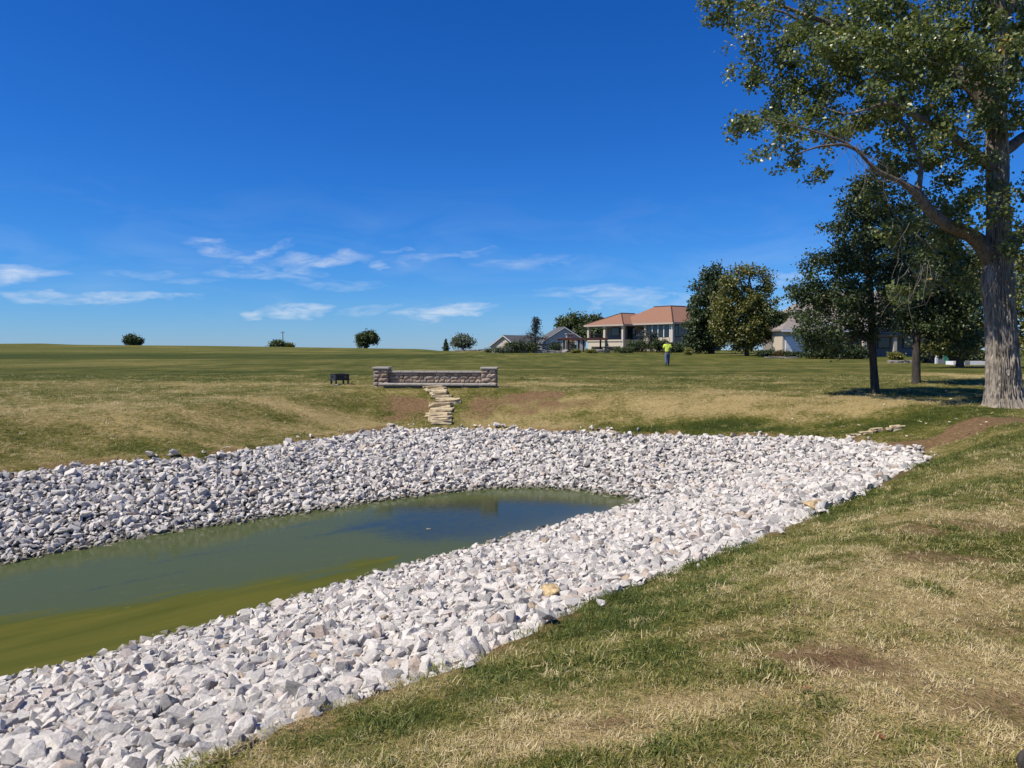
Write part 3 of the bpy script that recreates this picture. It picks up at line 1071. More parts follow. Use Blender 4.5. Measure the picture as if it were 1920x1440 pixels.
def build_grass():
    r = np.random.default_rng(5)
    src = bpy.data.collections.new('grass_tufts')
    for i in range(10):
        lean = .9 if i % 2 else 1.6
        src.objects.link(bpy.data.objects.new('grass_tuft_%02d' % i, tuft_mesh(40 + i, 16, .028 + .006 * (i % 4), .0021, .026, lean)))
    P, SC_, TH = [], [], []
    # (depth from, to, tufts per square metre, size factor)
    for d0, d1, dens, sc in ((1.6, 4.2, 1700, .95), (4.2, 7, 1000, 1.05), (7, 11, 430, 1.25), (11, 17, 180, 1.5), (17, 25, 75, 1.9), (25, 36, 26, 2.0)):
        half = .80
        area = half * (d1 * d1 - d0 * d0)
        n = int(area * dens)
        y = np.sqrt(r.uniform(d0 * d0, d1 * d1, n))
        x = r.uniform(-half, half, n) * y
        dry, dirt, de = lawn_zones(x, y)
        clump = fbm(x / (.10 * sc), y / (.10 * sc), 50, 3)
        prob = np.clip(1.15 - dirt * 1.35 - .35 * (dry - .5), .04, 1) * np.clip(.25 + (clump - .3) * 2.4, .15, 1)
        k = (de > .01) & (r.uniform(size=n) < prob)
        x, y, dry, de, dirt = x[k], y[k], dry[k], de[k], dirt[k]
        n = len(x)
        P.append(np.stack([x, y, H(x, y)], 1))
        edge = np.exp(-(de / .35) ** 2)
        tall = fbm(x / .3, y / .3, 61, 2)
        s = sc * np.clip(r.normal(.9, .22, n), .45, 1.6) * (1 + .25 * edge * (tall > .5)) * (1.08 - .35 * dry) * (.75 + .6 * tall)
        SC_.append(s)
        c2 = fbm(x / .22, y / .22, 66, 3)
        TH.append(np.clip(dry + (c2 - .5) * 1.2 + r.normal(0, .17, n) + .15 * dirt - .05 - .22 * edge, 0, 1))
    for _ in range(75):
        cy = math.sqrt(r.uniform(2.3 ** 2, 9 ** 2))
        cx = r.uniform(-.3, .72) * cy
        if poly_dist(np.array([[cx, cy]]), EDGE)[0][0] < .08:
            continue
        m = int(r.uniform(10, 34))
        x, y = cx + r.normal(0, .05, m), cy + r.normal(0, .04, m)
        P.append(np.stack([x, y, H(x, y)], 1))
        SC_.append(r.uniform(.9, 1.5, m))
        TH.append(np.clip(r.normal(.27 if r.uniform() < .6 else .85, .12, m), 0, 1))
    P, S, T = np.concatenate(P), np.concatenate(SC_), np.concatenate(TH)
    n = len(P)
    print('tufts', n, flush=True)
    me = bpy.data.meshes.new('grass')
    me.vertices.add(n)
    me.vertices.foreach_set('co', P.astype(np.float32).ravel())
    for key, typ, arr in (('dry', 'FLOAT', T), ('scl', 'FLOAT', S), ('idx', 'INT', r.integers(0, 10, n))):
        a = me.attributes.new(key, typ, 'POINT')
        a.data.foreach_set('value', arr.astype(np.int32 if typ == 'INT' else np.float32))
    rot = np.stack([r.normal(0, .22, n), r.normal(0, .22, n), r.uniform(0, 6.283, n)], 1)
    a = me.attributes.new('rot', 'FLOAT_VECTOR', 'POINT')
    a.data.foreach_set('vector', rot.astype(np.float32).ravel())
    me.update()
    o = link('grass', me)
    tag(o, 'short mown grass, part green and part dried to straw', 'grass', kind='stuff')
    ng = bpy.data.node_groups.new('grass_scatter', 'GeometryNodeTree')
    ng.interface.new_socket('Geometry', in_out='INPUT', socket_type='NodeSocketGeometry')
    ng.interface.new_socket('Geometry', in_out='OUTPUT', socket_type='NodeSocketGeometry')
    N, L = ng.nodes.new, ng.links.new
    gi, go = N('NodeGroupInput'), N('NodeGroupOutput')
    iop = N('GeometryNodeInstanceOnPoints')
    ci = N('GeometryNodeCollectionInfo')
    ci.inputs['Collection'].default_value = src
    ci.inputs['Separate Children'].default_value = True
    ci.inputs['Reset Children'].default_value = True

    def na(name, typ):
        q = N('GeometryNodeInputNamedAttribute')
        q.data_type = typ
        q.inputs['Name'].default_value = name
        return q.outputs['Attribute']
    L(gi.outputs[0], iop.inputs['Points'])
    L(ci.outputs[0], iop.inputs['Instance'])
    iop.inputs['Pick Instance'].default_value = True
    L(na('idx', 'INT'), iop.inputs['Instance Index'])
    L(na('rot', 'FLOAT_VECTOR'), iop.inputs['Rotation'])
    L(na('scl', 'FLOAT'), iop.inputs['Scale'])
    L(iop.outputs[0], go.inputs[0])
    md = o.modifiers.new('scatter', 'NODES')
    md.node_group = ng


build_grass()

# ------------------------------------------------------------------ trees and shrubs
def leaf_arrays(r, pts, size, flat=.3, aspect=.42, down=.3):
    n = len(pts)
    d = r.normal(size=(n, 3))
    d[:, 2] -= down * 1.5
    d /= np.linalg.norm(d, axis=1)[:, None]
    nr = r.normal(size=(n, 3))
    nr[:, 2] = np.abs(nr[:, 2]) + flat
    s = np.cross(nr, d)
    s /= np.linalg.norm(s, axis=1)[:, None] + 1e-9
    nn = np.cross(d, s)
    L = size * r.uniform(.65, 1.25, n)
    a = L[:, None]
    V = np.stack([pts, pts + d * a * .38 + s * a * aspect + nn * a * .1, pts + d * a, pts + d * a * .38 - s * a * aspect + nn * a * .1], 1)
    return V.reshape(-1, 3), np.arange(n * 4).reshape(-1, 4)


def blob_points(r, blobs, n, shell=.35):
    """blobs: (cx, cy, cz, rx, ry, rz[, weight])"""
    w = np.array([b[3] * b[4] * b[5] * (b[6] if len(b) > 6 else 1) for b in blobs]) ** .75
    k = r.choice(len(blobs), n, p=w / w.sum())
    B = np.array([b[:6] for b in blobs])[k]
    d = r.normal(size=(n, 3))
    d /= np.linalg.norm(d, axis=1)[:, None]
    rad = r.uniform(shell ** 3, 1, n) ** (1 / 3)
    rad *= 1 + .14 * r.normal(size=n)
    return B[:, :3] + d * rad[:, None] * B[:, 3:6]


def crown(r, limbs, blobs, ncl, per, leaf, spread, twig_r=.010, k=4, shell=.35, droop=.12, tone_shift=0.0, flat=.3, aspect=.42, bare=0.0):
    nodes, nrad = [], []
    for pts, rad in limbs:
        pts, rad = np.array(pts, float), np.array(rad, float)
        seg = np.linalg.norm(np.diff(pts, axis=0), axis=1)
        t = np.concatenate([[0], np.cumsum(seg)])
        u = np.arange(t[-1] * .25, t[-1], max(.15, t[-1] / 30))
        nodes.append(np.stack([np.interp(u, t, pts[:, i]) for i in range(3)], 1))
        nrad.append(np.interp(u, t, rad))
    nodes, nrad = np.concatenate(nodes), np.concatenate(nrad)
    C = blob_points(r, blobs, ncl, shell)
    d0 = np.array([np.min(((nodes - c) ** 2).sum(1)) for c in C])
    C = C[np.argsort(d0)]
    Vb, Fb, base = [], [], 0
    lp, lt = [], []
    NN, NR = list(nodes), list(nrad)
    arr, arad = nodes.copy(), nrad.copy()
    for ci, c in enumerate(C):
        if ci % 12 == 0 and ci:
            arr, arad = np.array(NN), np.array(NR)
        i = int(np.argmin(((arr - c) ** 2).sum(1)))
        a = arr[i]
        dist = np.linalg.norm(c - a)
        m = a * .5 + c * .5 + r.normal(0, .08 * dist + .01, 3) + np.array([0, 0, droop * dist])
        tt = np.linspace(0, 1, 6)[:, None]
        path = (1 - tt) ** 2 * a + 2 * tt * (1 - tt) * m + tt ** 2 * c
        r0 = min(arad[i] * .7, twig_r * (1 + dist * 1.1))
        rad = np.linspace(r0, twig_r * .35, 6)
        V, F = tube_np(path, rad, k)
        Vb.append(V)
        Fb.append(F + base)
        base += len(V)
        NN += list(path[1:])
        NR += list(rad[1:])
        if r.uniform() < bare:
            continue
        n = max(1, int(per * r.uniform(.5, 1.5)))
        t = r.uniform(.35, 1.08, n)
        q = np.stack([np.interp(np.clip(t, 0, 1), np.linspace(0, 1, 6), path[:, j]) for j in range(3)], 1)
        q += r.normal(0, 1, (n, 3)) * spread * np.array([1, 1, .8])
        lp.append(q)
        lt.append(np.clip(r.normal(.45 + tone_shift + r.normal(0, .12), .2, n), 0, 1))
    P, T = np.concatenate(lp), np.concatenate(lt)
    LV, LF = leaf_arrays(r, P, leaf, flat, aspect)
    return (np.concatenate(Vb), np.concatenate(Fb)), (LV, LF, np.repeat(T, 4))


def limb_np(pts, rad, k=10, step=.12):
    """smooth limb through control points"""
    pts, rad = np.array(pts, float), np.array(rad, float)
    seg = np.linalg.norm(np.diff(pts, axis=0), axis=1)
    t = np.concatenate([[0], np.cumsum(seg)])
    n = max(4, int(t[-1] / step))
    u = np.linspace(0, t[-1], n)
    P = np.stack([np.interp(u, t, pts[:, i]) for i in range(3)], 1)
    for _ in range(int(2 + n / 12)):
        P[1:-1] = (P[:-2] + 2 * P[1:-1] + P[2:]) / 4
    return tube_np(P, np.interp(u, t, rad), k)


def join_np(parts):
    Vs, Fs, b = [], [], 0
    for V, F in parts:
        Vs.append(V)
        Fs.append(F + b)
        b += len(V)
    return np.concatenate(Vs), np.concatenate(Fs)


def make_tree(name, label, base, limbs, blobs, ncl, per, leaf, spread, mleaf, mbark, group=None, seed=1, trunk_k=10, cat='tree', **kw):
    """limbs and blobs are in world space; limbs[0] is the trunk"""
    r = np.random.default_rng(seed)
    t = thing(name, label, cat, base, group=group)
    o = np.array(base, float)
    tw, (LV, LF, LT) = crown(r, limbs, blobs, ncl, per, leaf, spread, **kw)
    V, F = limb_np(*limbs[0], k=trunk_k)
    link('trunk', mesh_np('trunk', V - o, F, [mbark], smooth=True), t)
    br = [limb_np(p, q, 7) for p, q in limbs[1:]] + [tw]
    V, F = join_np(br)
    cr = link('crown', mesh_np('crown', LV - o, LF, [mleaf], dict(tone=LT)), t)
    link('branches', mesh_np('branches', V - o, F, [mbark], smooth=True), cr)
    return t


def px_blobs(D, lst, depth=1.0):
    """(px, py, rx, ry[, depth offset, weight]) -> world ellipsoids at depth D"""
    out = []
    for b in lst:
        off = b[4] if len(b) > 4 else 0
        c = at_depth(b[0], b[1], D + off)
        s = (D + off) / FPX
        out.append((*c, b[2] * s, (b[2] + b[3]) / 2 * s * depth, b[3] * s, b[5] if len(b) > 5 else 1))
    return out


def px_path(D, lst):
    return [at_depth(p[0], p[1], D + (p[2] if len(p) > 2 else 0)) for p in lst]


# the big cottonwood on the right
def build_cottonwood():
    r = np.random.default_rng(77)
    b = ground(1886, 762)
    D = b[1]
    t = thing('cottonwood_tree', 'huge cottonwood with thick furrowed grey trunk at the right edge', 'tree', b)
    # trunk: ridged bark as real relief
    prof = [(768, 1888, 48), (758, 1887, 41), (745, 1884, 38), (720, 1882, 34.5), (660, 1879, 32), (600, 1876, 31), (560, 1873, 32), (530, 1871, 33), (490, 1872, 29), (430, 1873, 26), (360, 1871, 25), (290, 1870, 25),
            (230, 1868, 23), (160, 1872, 20), (60, 1876, 17), (-60, 1872, 15), (-200, 1866, 12), (-380, 1872, 8), (-520, 1876, 4)]
    s = D / FPX
    cz = np.array([at_depth(p[1], p[0], D) for p in prof])
    cz[0, 2] = b[2] - .12
    hgt = cz[:, 2]
    nz, nk = 340, 250
    zz = np.concatenate([np.linspace(hgt[0], hgt[0] + 4.2, 250), np.linspace(hgt[0] + 4.25, hgt[-1], 90)])
    cx = np.interp(zz, hgt, cz[:, 0])
    rr = np.interp(zz, hgt, np.array([p[2] for p in prof]) * s)
    for _ in range(6):
        cx[1:-1] = (cx[:-2] + 2 * cx[1:-1] + cx[2:]) / 4
        rr[1:-1] = (rr[:-2] + 2 * rr[1:-1] + rr[2:]) / 4
    th = np.linspace(0, 2 * math.pi, nk, endpoint=False)
    TH, ZZ = np.meshgrid(th, zz)
    arc = TH * 4.6
    wob = (fbm(arc * 1.3 + 40, ZZ * 1.1, 9, 2) - .5) * 1.3
    n1 = np.abs(vnoise(np.mod(arc * 4.2 + wob * 2.0, 4.2 * 4.6 * 2 * math.pi), ZZ * 1.15, 3) - .5) * 2
    n2 = np.abs(vnoise(arc * 8 + wob * 3, ZZ * 2.8 + 7, 5) - .5) * 2
    relief = (sstep(0, .42, n1) * .085 + sstep(0, .5, n2) * .030 + (fbm(arc * 9, ZZ * 16, 12, 2) - .5) * .014)
    flare = .10 * np.exp(-(ZZ - hgt[0]) / .28) * np.cos(TH * 5 + 1.0)
    R = rr[:, None] * .89 * (1 + flare * 1.2) + relief * (rr[:, None] / .45) - .125
    V = np.stack([cx[:, None] + R * np.cos(TH), cz[0, 1] + R * np.sin(TH), ZZ], -1).reshape(-1, 3)
    i, j = np.meshgrid(np.arange(nz - 1), np.arange(nk), indexing='ij')
    a, c = i * nk + j, i * nk + (j + 1) % nk
    F = np.stack([a, c, c + nk, a + nk], -1).reshape(-1, 4)
    link('trunk', mesh_np('trunk', V - b, F, [M_BARK], smooth=True), t)
    W = lambda l: px_path(D, l)
    limbs = [
        ([np.array([cx[k], cz[0, 1], zz[k]]) for k in range(200, 340, 10)], [rr[k] for k in range(200, 340, 10)]),
        (W([(1868, 500), (1840, 455, -.1), (1805, 432, -.3), (1773, 421, -.5), (1739, 391, -.7), (1722, 362, -.8), (1690, 342, -.9), (1640, 318, -1), (1607, 281, -1.1), (1575, 262, -1.2), (1500, 238, -1.3), (1430, 222, -1.3)]),
         [.22, .19, .17, .155, .13, .10, .065, .045, .035, .028, .018, .010]),
        (W([(1868, 235), (1845, 190, .1), (1820, 160, .2), (1777, 133, .4), (1700, 95, .6), (1600, 58, .7), (1500, 25, .8), (1420, -10, .8)]), [.22, .19, .165, .14, .10, .075, .05, .03]),
        (W([(1868, 320), (1815, 275, -.6), (1760, 238, -1.0), (1710, 213, -1.3), (1668, 190, -1.5), (1625, 205, -1.2), (1585, 215, -.6), (1540, 200, 0)]), [.13, .10, .08, .06, .045, .03, .018, .008]),
        (W([(1870, 170), (1790, 125, .8), (1700, 118, 1.4), (1620, 108, 1.8), (1587, 92, 1.9), (1530, 57, 2), (1470, 22, 2), (1380, 5, 2.1)]), [.12, .10, .08, .065, .055, .045, .03, .015]),
        (W([(1722, 362, -.8), (1728, 310, -.5), (1705, 250, 0), (1650, 150, .6)]), [.07, .05, .035, .015]),
        (W([(1880, 480), (1925, 430, .4), (1990, 380, .8), (2100, 320, 1.0), (2220, 260, 1.2)]), [.17, .14, .12, .08, .04]),
        (W([(1872, 290), (1905, 268, .2), (1960, 230, .4), (2060, 130, .5), (2160, 40, .5)]), [.16, .13, .11, .07, .03]),
        (W([(1870, 60), (1930, -60), (2010, -200), (2060, -320)]), [.12, .10, .06, .03]),
        (W([(1870, 20), (1800, -100), (1720, -220), (1660, -330)]), [.12, .10, .06, .03]),
        (W([(1607, 281, -1.1), (1580, 270, -1.2), (1533, 275, -1.3), (1490, 290, -1.3)]), [.045, .035, .025, .012]),
    ]
    blobs = px_blobs(D, [
        (1385, 22, 75, 34, 1.6), (1470, 55, 90, 50, .8), (1600, 45, 110, 60, 1.6), (1720, 45, 110, 70, 1.5), (1840, 55, 90, 80, 1), (1915, 90, 60, 90, 1.2),
        (1440, 140, 62, 40, 1.4), (1530, 150, 80, 50, 1.6), (1640, 140, 90, 50, 1.5), (1750, 150, 80, 60, 1.2), (1880, 190, 70, 60, -.9, .8),
        (1470, 205, 75, 36, 1.2), (1405, 236, 48, 22, .8, .8), (1465, 275, 55, 30, .6), (1425, 300, 30, 28, .6, .7), (1500, 318, 46, 26, .5, .8), (1535, 345, 16, 20, .3, .6),
        (1580, 215, 70, 34, 1.2), (1690, 225, 60, 45, 1.2), (1790, 235, 60, 55, .8), (1720, 290, 75, 40, .9), (1800, 315, 60, 45, .4),
        (1690, 350, 55, 26, .3), (1780, 385, 60, 32, .2), (1845, 400, 40, 50, -.9), (1905, 330, 50, 60, -.9, .8), (1910, 450, 40, 40, -.9, .8), (1700, 420, 40, 34, .2, .8),
        (1720, 470, 46, 34, .2, .8), (1800, 470, 40, 30, .7, .6), (1690, 530, 30, 26, 0, .7), (1705, 612, 22, 22, 0, .7), (1690, 575, 16, 22, 0, .5), (1920, 570, 22, 24, -.8, .4),
        (1650, 95, 80, 46, -1.0), (1740, 85, 70, 60, -1.2), (1560, 95, 80, 44, -.4), (1690, 180, 80, 44, -1.2), (1770, 215, 55, 36, -1.2), (1640, 225, 50, 30, .4), (1560, 240, 60, 26, -.4), (1730, 275, 60, 34, -1.3),
        (1800, 110, 50, 40, -1.2), (1860, 100, 50, 70, -1.2), (1490, 235, 50, 24, -.3), (1840, 290, 45, 40, -1.2), (1670, 320, 46, 22, .6), (1640, 380, 40, 20, .4, .6), (1650, 300, 42, 26, .1, .7), (1560, 262, 46, 20, .0, .7), (1345, 14, 42, 20, 1.6, .9), (1322, 6, 20, 10, 1.6, .6), (1375, 95, 30, 24, 1.4, .7), (1660, 445, 34, 30, .2, .7), (1742, 520, 40, 34, .2, .7), (1652, 505, 24, 30, .3, .6), (1705, 560, 30, 22, .2, .6), (1770, 440, 40, 30, .5, .7), (1805, 515, 34, 30, .9, .7), (1832, 560, 18, 26, .9, .5), (1775, 545, 30, 26, .8, .5)], 1.0)
    tw, (LV, LF, LT) = crown(r, limbs, blobs, 1120, 46, .10, .115, .008, 4, .2, .10, 0, .25, .43, bare=.06)
    rest = px_blobs(D, [(2060, 120, 120, 120, .5), (2150, 300, 110, 90, 1), (1780, -150, 170, 110), (1600, -110, 130, 80), (1960, -240, 160, 130), (1850, -400, 150, 90), (2120, -60, 110, 110), (1900, 120, 90, 80, 2.8), (1750, 120, 90, 70, 3)])
    tw2, (LV2, LF2, LT2) = crown(r, limbs, rest, 170, 42, .13, .26, .010, 4, .2)
    LVa, LFa = np.concatenate([LV, LV2]), np.concatenate([LF, LF2 + len(LV)])
    cr = link('crown', mesh_np('crown', LVa - b, LFa, [M_LEAF_BIG], dict(tone=np.concatenate([LT, LT2]))), t)
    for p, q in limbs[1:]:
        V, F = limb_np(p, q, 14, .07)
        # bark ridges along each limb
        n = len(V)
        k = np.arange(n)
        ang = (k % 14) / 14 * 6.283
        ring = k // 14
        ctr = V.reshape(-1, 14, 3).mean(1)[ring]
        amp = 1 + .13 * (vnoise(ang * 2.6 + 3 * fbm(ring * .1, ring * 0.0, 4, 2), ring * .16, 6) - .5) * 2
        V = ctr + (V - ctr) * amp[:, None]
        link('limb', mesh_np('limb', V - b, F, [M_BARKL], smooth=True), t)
    V, F = join_np([tw, tw2])
    link('twigs', mesh_np('twigs', V - b, F, [M_BARKD], smooth=True), cr)
    # hanging tangles of bare twigs
    parts = []
    for n, (sx, sy, so) in ((16, (1730, 500, -.6)), (10, (1700, 430, -.6)), (22, (1880, 500, -.7)), (16, (1600, 275, -1.2)), (9, (1650, 330, -1.1))):
        for q in range(n):
            p = np.array([sx + r.normal(0, 16), sy + r.normal(0, 14)])
            L_ = r.uniform(40, 130) if sx < 1860 else r.uniform(30, 80)
            up = sx in (1600, 1650)
            pts, v = [], np.array([r.normal(0, .45), 1.0 if not up else r.choice([-.6, .8])])
            for m in range(6):
                pts.append(at_depth(p[0], p[1], D + so + r.normal(0, .03) + (q % 5) * .12))
                v = v + r.normal(0, .28, 2)
                p = p + v / np.linalg.norm(v) * L_ / 6
            parts.append(tube_np(np.array(pts), np.linspace(.008, .003, 6), 4))
    V, F = join_np(parts)
    tag(link('dead_twigs', mesh_np('dead_twigs', V - b, F, [M_TWIG], smooth=True), t), kind='stuff')
    return b


BIG = build_cottonwood()


def build_mid_trees():
    b = ground(1641, 738)
    D = b[1]
    W = lambda l: px_path(D, l)
    tr = [b - [0, 0, .1]] + W([(1641, 730), (1638, 690), (1635, 640), (1633, 560), (1628, 480), (1622, 400), (1620, 345)])
    limbs = [(tr, [.17, .135, .115, .11, .10, .08, .05, .02])] + [(W(l), q) for l, q in [
        ([(1634, 600), (1600, 575, -.2), (1550, 560, -.4), (1500, 555, -.5)], [.05, .04, .03, .012]), ([(1634, 640), (1600, 630, -.4), (1560, 640, -.6), (1520, 655, -.7)], [.045, .035, .025, .01]),
        ([(1630, 520), (1590, 480, .3), (1550, 450, .5)], [.05, .035, .015]), ([(1630, 540), (1670, 500, .3), (1700, 450, .5)], [.05, .035, .015]), ([(1633, 600), (1670, 580, -.5), (1700, 570, -.8)], [.045, .03, .012])]]
    blobs = px_blobs(D, [(1622, 352, 34, 26), (1625, 385, 46, 44), (1592, 420, 44, 42, .6), (1660, 420, 58, 50, -.4), (1580, 480, 58, 42, -.6), (1640, 480, 70, 50, .5), (1515, 490, 30, 24, .3), (1510, 545, 36, 28, -.3), (1560, 560, 62, 42, .7),
                         (1620, 560, 60, 46, -1), (1535, 610, 58, 32, -.8), (1590, 620, 58, 30, .2), (1570, 648, 40, 16, -.9, .7), (1520, 640, 30, 16, -.4, .6), (1680, 540, 44, 50, .6), (1660, 610, 36, 20, -.6, .6), (1565, 660, 16, 10, -1, .5)], 1.1)
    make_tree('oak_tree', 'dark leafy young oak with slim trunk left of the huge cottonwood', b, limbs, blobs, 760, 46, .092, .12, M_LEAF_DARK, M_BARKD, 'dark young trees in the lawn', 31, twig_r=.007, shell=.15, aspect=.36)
    b = ground(1718, 719)
    D = b[1]
    tr = [b - [0, 0, .1]] + W2(D, [(1718, 710), (1718, 660), (1719, 600), (1722, 520), (1730, 440), (1735, 380)])
    limbs = [(tr, [.19, .155, .14, .125, .10, .06, .025])] + [(W2(D, l), q) for l, q in [
        ([(1719, 580), (1760, 550, .4), (1800, 540, .6)], [.06, .045, .015]), ([(1720, 540), (1690, 510, -.4), (1660, 500, -.6)], [.055, .04, .015]), ([(1719, 610), (1770, 600, -.5), (1810, 620, -.9)], [.05, .04, .015])]]
    blobs = px_blobs(D, [(1735, 430, 55, 55), (1760, 490, 66, 50, .8), (1710, 510, 50, 46, -.8), (1790, 545, 52, 42, -.6), (1740, 560, 58, 42, 1), (1700, 590, 40, 30, .5), (1775, 600, 56, 34, -1), (1740, 628, 40, 18, .8, .7), (1800, 628, 40, 22, .4, .7)], 1.1)
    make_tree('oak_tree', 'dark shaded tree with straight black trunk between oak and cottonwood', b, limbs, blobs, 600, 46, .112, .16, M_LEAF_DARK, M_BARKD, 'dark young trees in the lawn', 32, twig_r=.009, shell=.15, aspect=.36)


def W2(D, l):
    return px_path(D, l)


build_mid_trees()


def quick_tree(name, label, px, D, trunk_r, blist, ncl, per, leaf, spread, ml, mb=None, group=None, seed=1, depth=1.0, limbs=(), cat='tree', top=None, **kw):
    b = foot(px, D)
    ys = [q[1] for q in blist]
    top = top or min(ys)
    pts = [b - [0, 0, .1], at_depth(px, 650 - (b[2] + .8 - EYE) / D * FPX, D), at_depth((px + blist[0][0]) / 2, (top + 640) / 2, D), at_depth(blist[0][0], top, D)]
    L_ = [(pts, [trunk_r * 1.25, trunk_r, trunk_r * .7, trunk_r * .2])] + [(px_path(D, l), q) for l, q in limbs]
    return make_tree(name, label, b, L_, px_blobs(D, blist, depth), ncl, per, leaf, spread, ml, mb or M_BARKD, group, seed, 8, cat, twig_r=max(.008, D * .00022), k=3, **kw)


quick_tree('shade_tree', 'tall dark green pyramid shaped tree beside the red roofed house', 1334, 100, .36,
           [(1334, 515, 16, 22), (1326, 545, 28, 26), (1322, 580, 34, 28), (1318, 610, 36, 24), (1322, 632, 42, 16), (1345, 590, 30, 40), (1352, 540, 16, 26), (1322, 648, 38, 9)], 560, 34, .30, .34, M_LEAF_DARK, None, 'trees on the lawn before the houses', 41, shell=.3)
quick_tree('shade_tree', 'broad yellow green tree right of the dark pyramid tree', 1400, 88, .24,
           [(1405, 507, 32, 13), (1372, 535, 26, 26), (1438, 528, 11, 24), (1385, 572, 44, 26), (1425, 580, 28, 26), (1390, 605, 52, 24), (1425, 612, 34, 24), (1362, 580, 24, 38), (1352, 615, 24, 24), (1398, 632, 56, 15), (1448, 622, 16, 14), (1400, 550, 30, 18, 0, .8), (1410, 572, 30, 20), (1395, 647, 44, 9)], 640, 36, .27, .32, M_LEAF_YEL, None, 'trees on the lawn before the houses', 42, shell=.2,
           limbs=[([(1400, 600), (1385, 560), (1375, 530)], [.1, .07, .03]), ([(1400, 590), (1408, 545), (1405, 510)], [.1, .07, .03]), ([(1400, 610), (1425, 580), (1438, 530)], [.09, .06, .03])])
quick_tree('small_tree', 'small grey green tree between the yellow green tree and the right house', 1470, 86, .12,
           [(1462, 600, 18, 14), (1450, 590, 14, 10), (1475, 610, 14, 12), (1485, 590, 10, 8)], 110, 26, .24, .26, M_LEAF_MID, None, None, 43)
quick_tree('maple_tree', 'dense olive tree crown seen just left of the cottonwood trunk', 1800, 48, .2,
           [(1795, 500, 50, 36), (1840, 530, 30, 40), (1800, 540, 50, 46), (1830, 590, 40, 40), (1790, 610, 52, 30), (1830, 640, 34, 18), (1760, 560, 44, 34, 1), (1770, 630, 40, 18), (1805, 656, 46, 12), (1750, 650, 36, 12)], 560, 34, .17, .22, M_LEAF_YEL, None, 'trees behind the cottonwood', 44, shell=.2)
quick_tree('maple_tree', 'leafy green tree mostly hidden behind the cottonwood trunk at the frame edge', 1940, 46, .2,
           [(1930, 560, 50, 60), (1945, 630, 55, 36), (1915, 500, 44, 44), (1990, 580, 60, 60)], 300, 34, .18, .24, M_LEAF_YEL, None, 'trees behind the cottonwood', 45, shell=.2, tone_shift=.15)
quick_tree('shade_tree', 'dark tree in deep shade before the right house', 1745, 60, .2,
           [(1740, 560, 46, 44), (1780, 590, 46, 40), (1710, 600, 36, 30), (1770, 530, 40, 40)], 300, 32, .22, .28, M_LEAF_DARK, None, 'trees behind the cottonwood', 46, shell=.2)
quick_tree('distant_tree', 'round dark tree on the field crest at far left', 249, 203, .4,
           [(249, 640, 17, 9), (244, 638, 10, 8), (256, 640, 9, 8)], 130, 30, .42, .4, M_LEAF_DARK, None, 'trees on the crest of the field', 51, top=635)
quick_tree('distant_tree', 'low dark bushy tree beside the utility pole on the field crest', 520, 210, .3,
           [(519, 646, 13, 6), (524, 645, 8, 5)], 90, 28, .4, .4, M_LEAF_MID, None, 'trees on the crest of the field', 52, top=643)
quick_tree('distant_tree', 'low yellowish bush right of the utility pole on the field crest', 540, 214, .25,
           [(541, 648, 10, 3.5), (533, 648, 6, 3)], 50, 24, .38, .35, M_LEAF_YEL, None, 'trees on the crest of the field', 53, top=647)
quick_tree('distant_tree', 'tall full crowned tree standing alone on the middle of the field crest', 686, 200, .45,
           [(688, 636, 17, 12), (680, 640, 13, 11), (698, 632, 9, 7), (690, 626, 10, 6), (702, 638, 8, 5), (676, 631, 8, 6)], 190, 30, .42, .42, M_LEAF_MID, None, 'trees on the crest of the field', 54, top=628)
quick_tree('distant_tree', 'pale silvery thin crowned tree right of the small dark spruce', 868, 165, .25,
           [(868, 638, 19, 10), (880, 642, 12, 8), (856, 642, 10, 8), (868, 646, 20, 6)], 150, 22, .32, .34, M_LEAF_PALE, M_POLE, None, 55, top=632)
quick_tree('distant_tree', 'large green tree behind the grey gabled house', 1078, 205, .5,
           [(1075, 603, 24, 15), (1060, 610, 18, 13), (1092, 612, 20, 18), (1075, 622, 34, 16)], 260, 30, .6, .6, M_LEAF_MID, None, 'trees behind the houses', 56)
quick_tree('distant_tree', 'very dark tree crown left above the red roof edge', 1118, 200, .4,
           [(1117, 597, 14, 8), (1120, 606, 18, 10), (1112, 622, 22, 16)], 150, 30, .5, .5, M_LEAF_DARK, None, 'trees behind the houses', 57)
quick_tree('distant_tree', 'dark tree seen through the open porch of the red roofed house', 1130, 165, .4,
           [(1118, 628, 16, 14), (1140, 626, 18, 12)], 130, 30, .5, .5, M_LEAF_DARK, None, 'trees behind the houses', 58)


